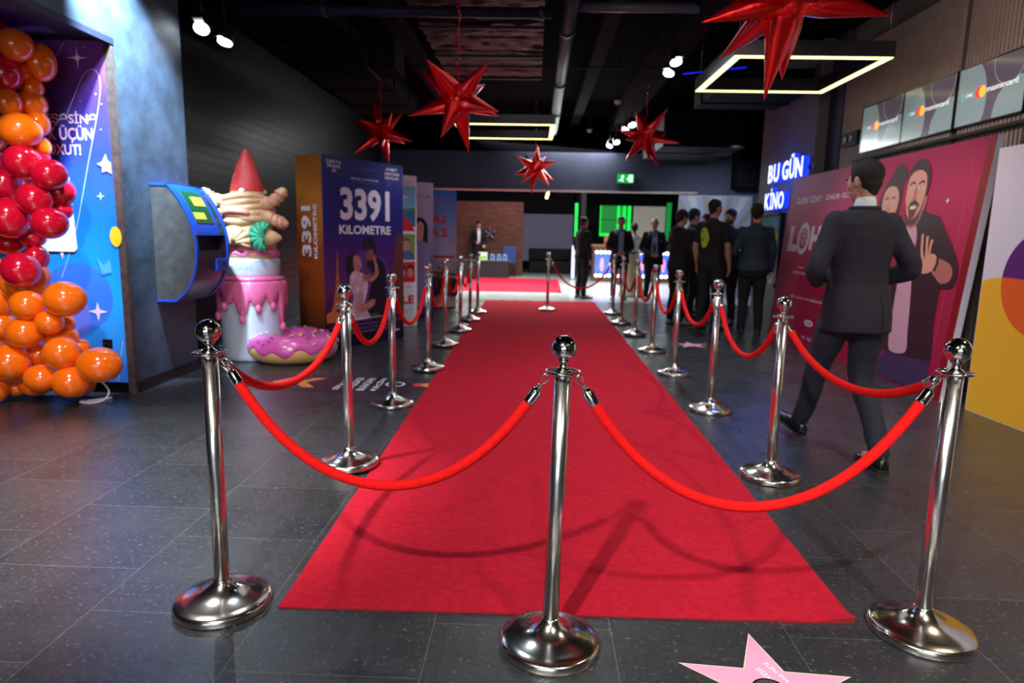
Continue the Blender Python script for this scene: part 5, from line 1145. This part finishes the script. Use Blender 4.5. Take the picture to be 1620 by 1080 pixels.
def hand(mb, wrist, dr, pn, side, curl=.5, s=1.0):
    """palm, four fingers and thumb; dr = finger direction, pn = palm normal, side=+1 when the thumb lies towards dr x pn"""
    d = V(dr).normalized(); n = V(pn); n = (n - d * n.dot(d)).normalized(); t = d.cross(n) * side; W = V(wrist)
    M = Matrix(((t.x, d.x, n.x, 0), (t.y, d.y, n.y, 0), (t.z, d.z, n.z, 0), (0, 0, 0, 1)))
    mb.ell(tuple(W + d * .05 * s), (.042 * s, .056 * s, .016 * s), M)
    mb.tube([tuple(W - d * .03), tuple(W + d * .02)], [(.026 * s, .020 * s), (.03 * s, .019 * s)], 14, tuple(t), round_=True)
    for i, (off, L) in enumerate(((.031, .070), (.011, .080), (-.010, .074), (-.030, .058))):
        p = W + d * (.088 - .006 * abs(i - 1)) * s + t * off * s; spread = t * (off * .35); q = [p - d * .02 * s]; a = 0; q.append(p); dd = d + spread
        for k, f in enumerate((.45, .32, .23)):
            a += curl * (.55, .75, .6)[k]; v = (dd * cos(a) + n * sin(a)).normalized(); p = p + v * L * f * s; q.append(p)
        mb.tube([tuple(x) for x in q], [.0098 * s, .0092 * s, .0086 * s, .008 * s, .007 * s], 10, tuple(t), round_=True)
    p = W + d * .025 * s + t * .03 * s; q = [p, p + (t * .7 + d * .6 + n * .25) * .03 * s, p + (t * .75 + d * 1.5 + n * (.5 + curl * .6)) * .04 * s, p + (t * .6 + d * 2.1 + n * (.8 + curl)) * .042 * s]
    mb.tube([tuple(x) for x in q], [.013 * s, .0115 * s, .0098 * s, .008 * s], 10, tuple(d), round_=True)
def head_geo(mb, M, fem=False):
    E = lambda c, r, rot=None: mb.ell((0, 0, 0), r, None) if False else mb.add(*_ell(c, r, rot, M))
    E((0, -.012, .03), (.076, .094, .088)); E((0, .018, -.045), (.057, .064, .064)); E((0, .028, -.005), (.065, .06, .076)); E((0, .060, -.09), (.024, .02, .019))
    E((0, .096, -.026), (.0165, .014, .010)); E((0, .078, .027), (.044, .014, .010)); E((0, .085, -.053), (.024, .011, .006)); E((0, .083, -.062), (.020, .011, .006))
    for sx in (-1, 1):
        E((sx * .036, .060, -.018), (.022, .022, .022)); E((sx * .079, -.012, -.004), (.009, .019, .031), Matrix.Rotation(sx * .25, 3, 'Z'))
    rs = []
    for y, z, r in ((.084, .022, .007), (.096, .002, .009), (.108, -.020, .011), (.104, -.028, .009)):
        rs.append([tuple(M @ V((r * cos(a), y + r * .7 * sin(a), z))) for a in [2 * pi * k / 10 for k in range(10)]])
    mb.rings(rs)
def _ell(c, r, rot, M, seg=20, rg=14):
    vs = []; fs = []
    for i in range(rg + 1):
        a = pi * i / rg; q = max(sin(a), 1e-3)
        for k in range(seg):
            p = V((r[0] * q * cos(2 * pi * k / seg), r[1] * q * sin(2 * pi * k / seg), -r[2] * cos(a)))
            if rot: p = rot @ p
            vs.append(tuple(M @ (p + V(c))))
    for i in range(rg):
        for k in range(seg): fs.append((i * seg + k, i * seg + (k + 1) % seg, (i + 1) * seg + (k + 1) % seg, (i + 1) * seg + k))
    fs += [tuple(range(seg - 1, -1, -1)), tuple(rg * seg + k for k in range(seg))]
    return vs, fs
def shoe(parent, ankle, yaw, pitch, mt, sole_mt=None, lift=0.0):
    """ankle: joint position (local); toe points to +y turned by yaw, toe raised by pitch"""
    A = V(ankle); M = Matrix.Translation((A.x, A.y, A.z)) @ Matrix.Rotation(yaw, 4, 'Z') @ Matrix.Rotation(pitch, 4, 'X') @ Matrix.Translation((0, 0, -.085))
    sec = [(-.075, .018, .05), (-.07, .03, .075), (-.045, .036, .095), (0, .037, .105), (.04, .037, .082), (.09, .043, .062), (.14, .046, .05), (.18, .040, .042), (.205, .026, .034), (.215, .010, .024)]
    rs = []
    for y, w_, h in sec:
        rs.append([tuple(M @ V((w_ * cos(a) * (1 if sin(a) < 0 else abs(cos(a)) ** .2), y, .018 + (h - .018) * max(0, sin(a)) ** .8 if sin(a) > 0 else .018))) for a in [2 * pi * k / 20 for k in range(20)]])
    m = MB(); m.rings(rs); o = m.build('shoe', mt, parent)
    out = [(w_ * 1.08, y) for y, w_, h in sec] + [(-w_ * 1.08, y) for y, w_, h in reversed(sec)]
    m = MB(); n = len(out); lo = [tuple(M @ V((x, y, 0 if y < .0 or y > .06 else .004))) for x, y in out]; hi = [tuple(M @ V((x, y, .02))) for x, y in out]
    m.smooth = False; m.add(lo + hi, [tuple(range(n - 1, -1, -1)), tuple(range(n, 2 * n))] + [(i, (i + 1) % n, n + (i + 1) % n, n + i) for i in range(n)]); m.build('sole', sole_mt or SOLE, o)
ARMS = {
    'down': ((.235, -.03, 1.13), (.235, .05, .88), (0, .12, -1), (-1, 0, 0), .5),
    'front': ((.255, -.01, 1.12), (.10, .20, 1.00), (-.8, .45, -.25), (0, -.8, -.3), .7),
    'belly': ((.26, -.05, 1.12), (.12, .17, 1.06), (-.85, .4, .05), (0, -.9, -.1), .9),
    'phone': ((.235, .05, 1.13), (.09, .29, 1.22), (-.3, .6, .6), (-.3, -.6, .5), .9),
    'write': ((.25, .08, 1.12), (.13, .30, 1.00), (-.3, .9, -.4), (0, -.2, -1), .8),
    'fold': ((.25, .02, 1.14), (.02, .19, 1.10), (-1, .1, .1), (0, -1, 0), .5)}
def person(loc, rz, label, H=1.75, arms=('down', 'down'), top=None, legs_m=BLKCL, skin=SKIN, hair=HAIRM, hairst='short', head_yaw=0, head_pitch=0, face=False, feet=((.11, .0, 0, 0), (.11, .0, 0, 0)), fat=1.0,
           kind='shirt', openv=None, tie=False, shirt_m=SHIRTW, beard=False, walk=None, voxel=.009, shoes_m=LEATH, lean=0, short=False, badge=False, bust=0, skirt=None, seed=1, shoe_pitch=None, sway=None, armpts=None, vent=False, backprint=False):
    k = H / 1.75; g = root('person', loc, rz, label, 'person'); g.scale = (k, k, k)
    sw = sway or (lambda z: (0, lean * max(0, z - .9)))
    body = MB(); torso(body, -.004, fat=fat, sway=sw)
    def S(p): q = sw(p[2]); return (p[0] + q[0], p[1] + q[1], p[2])
    legs = []
    for i, sx in enumerate((-1, 1)):
        if walk: L = walk[i]
        else:
            f = feet[i]; L = [(sx * .092, 0, .88), (sx * (.098 + .3 * (f[0] - .11)), .02 + f[1] * .5, .48), (sx * f[0], -.01 + f[1], .085)]
        legs.append(L)
        mid = [(a + b) / 2 for a, b in zip(L[0], L[1])]; m2 = [(a + b) / 2 for a, b in zip(L[1], L[2])]; m2[1] -= .012
        limb(body, [L[0], mid, L[1], m2, L[2]], [.085, .074, .052, .050, .036])
        limb(body, [(L[2][0], L[2][1] - .03, .06), (L[2][0], L[2][1] + .1, .05)], [.03, .03])
    AP = []
    for i, sx in enumerate((-1, 1)):
        if armpts and armpts[i]: e, w_, hd, pn, cu = armpts[i]; mx = 1
        else: e, w_, hd, pn, cu = ARMS[arms[i]]; mx = sx
        e = (e[0] * mx, e[1], e[2]); w_ = (w_[0] * mx, w_[1], w_[2]); hd = (hd[0] * mx, hd[1], hd[2]); pn = (pn[0] * mx, pn[1], pn[2])
        sh = (sx * .172, -.005, 1.405); e, w_, sh = S(e), S(w_), S(sh); AP.append((sh, e, w_, hd))
        mid = [(a + b) / 2 for a, b in zip(sh, e)]; m2 = [a * .6 + b * .4 for a, b in zip(e, w_)]
        limb(body, [sh, mid, e, m2, w_], [.056, .047, .039, .040, .026])
        t = V(hd).normalized().cross(V(pn)); th = 1 if t.y >= -.05 or abs(t.z) > .5 and t.z > 0 else -1
        if abs(t.z) > abs(t.y): th = 1 if t.z > 0 else -1
        hand(body, w_, hd, pn, th, cu)
    hc = V(S((0, .02, 1.633))); HM = Matrix.Translation(hc) @ Matrix.Rotation(head_yaw, 4, 'Z') @ Matrix.Rotation(head_pitch, 4, 'X')
    head_geo(body, HM)
    limb(body, [S((0, -.005, 1.42)), S((0, -.002, 1.50)), tuple(HM @ V((0, -.022, -.045)))], [.060, .054, .052])
    b = link('body', remesh(body, voxel, 2), skin, g)
    # head details
    if face:
        for sx in (-1, 1):
            m = MB(); m.use(EYEW); m.add(*_ell((sx * .031, .076, .008), (.0125, .0115, .0085), None, HM, 12, 8)); m.use(EYED); m.add(*_ell((sx * .031, .0855, .008), (.0055, .003, .0058), None, HM, 10, 6)); m.build('eye', parent=g)
            m = MB(); m.tube([tuple(HM @ V(p)) for p in ((sx * .014, .093, .024), (sx * .03, .092, .030), (sx * .048, .080, .025))], .0035, 6); m.build('eyebrow', hair, g)
        m = MB(); m.tube([tuple(HM @ V(p)) for p in ((-.021, .088, -.056), (-.008, .096, -.054), (.008, .096, -.054), (.021, .088, -.056))], [(.002, .004)] * 4, 8); m.build('mouth', LIP, g)
    hb = MB()
    if hairst in ('short', 'thick', 'bald', 'updo'):
        if hairst == 'bald':
            hb.add(*_ell((0, -.030, .015), (.080, .080, .060), None, HM)); bt = .004
        else:
            a_ = .006 if hairst == 'short' else .014
            hb.add(*_ell((0, -.021, .044), (.074 + a_, .091 + a_ * .7, .082 + a_ * 1.1), None, HM)); hb.add(*_ell((0, -.046, -.006), (.060 + a_ * .5, .056 + a_ * .5, .060), None, HM)); hb.add(*_ell((0, -.050, -.040), (.042, .038, .050), None, HM)); hb.add(*_ell((0, .012, .085), (.06, .062, .034 + a_), None, HM))
        for sx in (-1, 1): hb.add(*_ell((sx * .068, .014, .022), (.010, .016, .026), None, HM))
        if hairst == 'updo':
            hb.add(*_ell((0, -.09, .06), (.045, .045, .045), None, HM))
    hm = remesh(hb, .006, 2, .0025, seed); link('hair', hm, hair, g)
    if beard:
        bd = MB(); bd.add(*_ell((0, .022, -.056), (.0605, .066, .056), None, HM)); bd.add(*_ell((0, .062, -.086), (.030, .024, .028), None, HM)); bd.add(*_ell((0, .088, -.038), (.028, .010, .006), None, HM))
        me = remesh(bd, .005, 2, .001); cut_mesh(me, [], lambda c: (HM.inverted() @ c).z > -.03 or (abs((HM.inverted() @ c).x) < .022 and -.066 < (HM.inverted() @ c).z < -.048)); link('beard', me, hair, g)
    # trousers or skirt
    if skirt:
        sk = MB(); rs = []
        for z, rx, ry in ((.015, .30, .27), (.2, .28, .25), (.5, .235, .205), (.75, .19, .155), (.9, .172, .13), (1.0, .150, .112), (1.06, .142, .106)):
            rs.append([((rx * (1 + .05 * sin(a * 9) * (1.06 - z))) * cos(a), ry * (1 + .05 * sin(a * 9) * (1.06 - z)) * sin(a), z) for a in [2 * pi * q / 72 for q in range(72)]])
        sk.rings(rs); sk.build('skirt', skirt, g)
        m = MB(); m.rings([[(.147 * cos(a), .11 * sin(a), z) for a in [2 * pi * q / 32 for q in range(32)]] for z in (1.03, 1.08)]); m.build('belt', mat('brown belt', (90, 60, 44), .5), g)
    else:
        tr = MB(); torso(tr, .006, .80, 1.05, fat=fat, sway=sw)
        for L in legs:
            mid = [(a + b_) / 2 for a, b_ in zip(L[0], L[1])]; m2 = [(a + b_) / 2 for a, b_ in zip(L[1], L[2])]; m2[1] -= .02
            end = [L[2][0], L[2][1] - .006, L[2][2] + .004]; d = (V(end) - V(m2)).normalized() * .02
            limb(tr, [L[0], mid, L[1], m2, end], [.098, .089, .070, .063, .056])
        link('trousers', remesh(tr, .012, 2, .0045, seed), legs_m, g)
    for i, L in enumerate(legs):
        pt = (shoe_pitch[i] if shoe_pitch else 0); shoe(g, L[2], (-1 if i else 1) * R(9), pt, shoes_m)
    # upper clothes
    def sleeves(mb, r, short=False):
        for sh, e, w_, hd in AP:
            mid = [(a + b_) / 2 for a, b_ in zip(sh, e)]; m2 = [(a + b_) / 2 for a, b_ in zip(e, w_)]
            if short: limb(mb, [sh, [a * .75 + b_ * .25 for a, b_ in zip(sh, mid)], mid, [a * .3 + b_ * .7 for a, b_ in zip(sh, e)]], [r[0], r[0] - .002, r[1] + .004, r[1]])
            else: limb(mb, [sh, mid, e, m2, w_], r)
    if kind == 'suit':
        sh_ = MB(); torso(sh_, .006, .96, None, fat=fat, sway=sw)
        limb(sh_, [S((0, -.006, 1.44)), S((0, -.004, 1.485)), S((0, -.008, 1.515))], [.078, .063, .060])
        for sh, e, w_, hd in AP: limb(sh_, [e, [(a + b_) / 2 for a, b_ in zip(e, w_)], tuple(V(w_) + V(hd).normalized() * .012)], [.045, .042, .034])
        link('shirt', remesh(sh_, .010, 2, .001, seed), shirt_m, g)
        if tie:
            m = MB(); m.tube([S((0, .062, 1.47)), S((0, .088, 1.44)), S((0, .118, 1.36)), S((0, .128, 1.2)), S((0, .124, 1.05))], [(.016, .008), (.014, .007), (.022, .004), (.034, .004), (.03, .003)], 12); m.build('tie', mat('grey tie', (70, 76, 96), .5), g)
        jk = MB(); js = [(.775, .170, .128, -.012)] + TORSO[1:]
        torso(jk, .022, secs=js, fat=fat, sway=sw, flare=.05)
        sleeves(jk, [.066, .062, .056, .051, .044])
        jm = remesh(jk, .011, 2, .004, seed)
        if openv:
            z0, w0, z1, w1 = openv; pl = []
            sl = (w1 - w0) / (z1 - z0)
            for sx in (-1, 1): pl.append(((sx * w0, 0, z0), V((1, 0, -sx * sl)).normalized()))
            pl.append(((0, 0, z0), (0, 0, 1)))
            cut_mesh(jm, pl, lambda c: c.y - sw(c.z)[1] > .02 and c.z > z0 and abs(c.x - sw(c.z)[0]) < w0 + sl * (c.z - z0))
            for sx in (-1, 1):
                m = MB(); q = []
                for t, o_ in ((0, .012), (.35, .045), (.7, .06), (.85, .075), (1, .03)):
                    z = max(z0, 1.1) + (1.46 - max(z0, 1.1)) * t; xx = w0 + sl * (z - z0); yy = [ry for zz, rx, ry, oy in TORSO if zz >= z - .05][0] + .026
                    q.append((S((sx * xx, yy - (.02 if t > .8 else 0), z)), S((sx * (xx + o_), yy + .006 - (.034 if t > .8 else 0) - o_ * .25, z))))
                vs = [p for a in q for p in a]; m.add(vs, [(2 * i_, 2 * i_ + 1, 2 * i_ + 3, 2 * i_ + 2) for i_ in range(len(q) - 1)]); lo = m.build('lapel', top, g); s_ = lo.modifiers.new('s', 'SOLIDIFY'); s_.thickness = .008
        if vent: cut_mesh(jm, [((.066, 0, 0), (1, 0, 0)), ((.058, 0, 0), (1, 0, 0)), ((0, 0, .99), (0, 0, 1))], lambda c: c.y < -.05 and .056 < c.x < .067 and c.z < .99)
        link('jacket', jm, top, g, .007)
        m = MB(); ring = []
        for a in [2 * pi * q / 28 for q in range(28)]:
            f = sin(a); ring.append(S((.083 * cos(a), -.010 + .068 * sin(a) + (.01 if f > 0 else 0), 1.478 - .022 * (f > 0) * f)))
        m.tube(ring, [(.007, .019)] * 28, 8, (0, 0, 1) if False else (1, 0, 0), closed=True); m.build('jacket_collar', top, g)
        if badge: m = MB(); m.bb((-.135, .118, 1.27), (-.075, .128, 1.29)); m.build('name_badge', mat('pale badge', (200, 215, 225), .4), g)
    else:
        sh_ = MB(); torso(sh_, .014, .88 if not skirt else .96, None, fat=fat, sway=sw)
        limb(sh_, [S((0, -.006, 1.43)), S((0, -.004, 1.475))], [.085, .066])
        if bust: 
            for sx in (-1, 1): sh_.ell((sx * .07, .08, 1.29), (.07, .06, .065))
        sleeves(sh_, [.066, .056, .048, .044, .038], short)
        gm = remesh(sh_, .011, 2, .004, seed); o = link('tshirt' if short else kind, gm, top, g)
        if kind == 'hoodie':
            m = MB(); m.ell(S((0, -.075, 1.46)), (.10, .055, .06)); m.build('hood', top, g)
        if backprint:
            m = MB(); m.use(mat('lime print', (190, 215, 60), .5)); q = []
            for t in range(9):
                z = 1.12 + .26 * t / 8; w_ = .03 + .05 * sin(pi * t / 8)
                q.append([(-.07 - w_, -.118 - .004, z), (-.07, -.128, z), (-.07 + w_, -.131, z)])
            vs = [p for r_ in q for p in r_]; m.add(vs, [(3 * i_ + j, 3 * i_ + j + 1, 3 * i_ + j + 4, 3 * i_ + j + 3) for i_ in range(8) for j in (0, 1)])
            pr = m.build('back_print', parent=g); s_ = pr.modifiers.new('w', 'SHRINKWRAP'); s_.target = o; s_.offset = .003
    return g

# the man in the suit walking away on the right
person((1.90, 3.89, 0), R(10), 'man in dark navy suit walking away behind the right rope, seen from behind', H=1.745, kind='suit', top=NAVY, legs_m=mat('navy trousers', (24, 27, 42), .8, bump=.25, bscale=400),
       walk=([(-.09, .02, .88), (-.075, .205, .50), (-.045, .385, .120)], [(.09, 0, .88), (.085, .0, .48), (.06, -.25, .088)]), shoe_pitch=(R(18), R(0)), head_yaw=R(14), head_pitch=R(-4),
       armpts=(((-.29, -.03, 1.13), (-.13, .20, 1.05), (.8, .5, .0), (0, -.9, -.2), .8), ((.285, -.07, 1.14), (.175, .14, 1.05), (-.75, .6, -.05), (-.2, -.8, -.3), .7)), vent=True, voxel=.0062, face=True, beard=False, seed=3, lean=.02)
# three people facing the camera at the end of the carpet
person((1.02, 13.9, 0), R(-60), 'man in black sweater and black trousers standing sideways at the far carpet end', H=1.70, kind='sweater', top=BLKCL, face=True, skin=SKIND, seed=4, fat=1.08, shoes_m=mat('grey sneakers', (130, 128, 128), .6))
BLUSH = mat('pale blue shirt', (128, 142, 176), .7)
person((1.80, 13.9, 0), R(180), 'man in open black blazer and light blue shirt facing the camera', H=1.72, kind='suit', top=BLKCL, shirt_m=BLUSH, openv=(.78, .055, 1.47, .06), arms=('front', 'front'), face=True, skin=SKIND, seed=5, fat=1.08)
person((2.47, 13.75, 0), R(180), 'balding man in black suit with grey tie and hands at his waist', H=1.70, kind='suit', top=BLKCL, openv=(1.02, .075, 1.47, .055), tie=True, arms=('front', 'front'), face=True, hair=HAIRG, hairst='bald', badge=True, shirt_m=mat('pale blue cotton', (160, 174, 204), .7), seed=6, fat=1.15)
person((2.17, 14.5, 0), R(8), 'woman with dark bun, white blouse and long cream skirt seen from behind', H=1.60, kind='blouse', top=mat('white blouse', (208, 206, 204), .7), skirt=mat('cream skirt', (212, 194, 158), .75, var=.08), hairst='updo', arms=('front', 'front'), seed=7, bust=1, fat=.88, shoes_m=mat('beige shoe', (200, 180, 160), .5))
person((-1.78, 20.85, 0), R(195), 'man in black suit and white shirt standing behind the reception desk', H=1.72, kind='suit', top=BLKCL, openv=(1.1, .045, 1.47, .06), arms=('write', 'belly'), face=True, head_pitch=R(-25), seed=8)
# the group talking at the right
person((2.17, 9.92, 0), R(-62), 'man in black hooded sweater looking down at his hands, leftmost of the group at right', H=1.70, kind='hoodie', top=mat('black sweatshirt', (18, 19, 23), .85, bump=.2, bscale=100), arms=('phone', 'phone'), face=True, hairst='thick', head_pitch=R(-18), seed=9, fat=1.05, shoes_m=mat('grey sneakers', (0, 0, 0)))
person((2.56, 10.8, 0), R(-80), 'man in dark shirt standing just behind the hooded sweater man', H=1.76, kind='shirt', top=mat('dark blue shirt', (22, 24, 42), .8), arms=('front', 'fold'), face=True, hairst='thick', seed=10, head_pitch=R(-8))
person((2.53, 9.45, 0), R(-42), 'tall man in black T-shirt with lime print on the back and bare arms', H=1.84, kind='tshirt', short=True, top=mat('black tee', (20, 20, 24), .8, bump=.2, bscale=100), arms=('down', 'down'), face=True, head_yaw=R(-18), seed=11, backprint=True, skin=SKIN, fat=1.02, legs_m=mat('dark jeans', (24, 28, 40), .8))
person((2.92, 11.35, 0), R(120), 'dark haired person mostly hidden behind the black T-shirt man', H=1.70, kind='shirt', top=BLKCL, hairst='thick', seed=14, voxel=.011)
person((2.98, 10.2, 0), R(135), 'bearded man in dark blue sweater facing left between two others', H=1.74, kind='sweater', top=mat('petrol sweater', (26, 44, 62), .85), face=True, beard=True, hairst='thick', arms=('belly', 'down'), seed=12, shoes_m=mat('grey sneakers', (0, 0, 0)))
person((2.98, 9.0, 0), R(-8), 'man in dark teal jacket seen from behind, rightmost of the group', H=1.76, kind='jacket', top=mat('dark teal jacket', (22, 42, 60), .75), arms=('belly', 'down'), hairst='thick', seed=13, fat=1.15, head_yaw=R(-10))
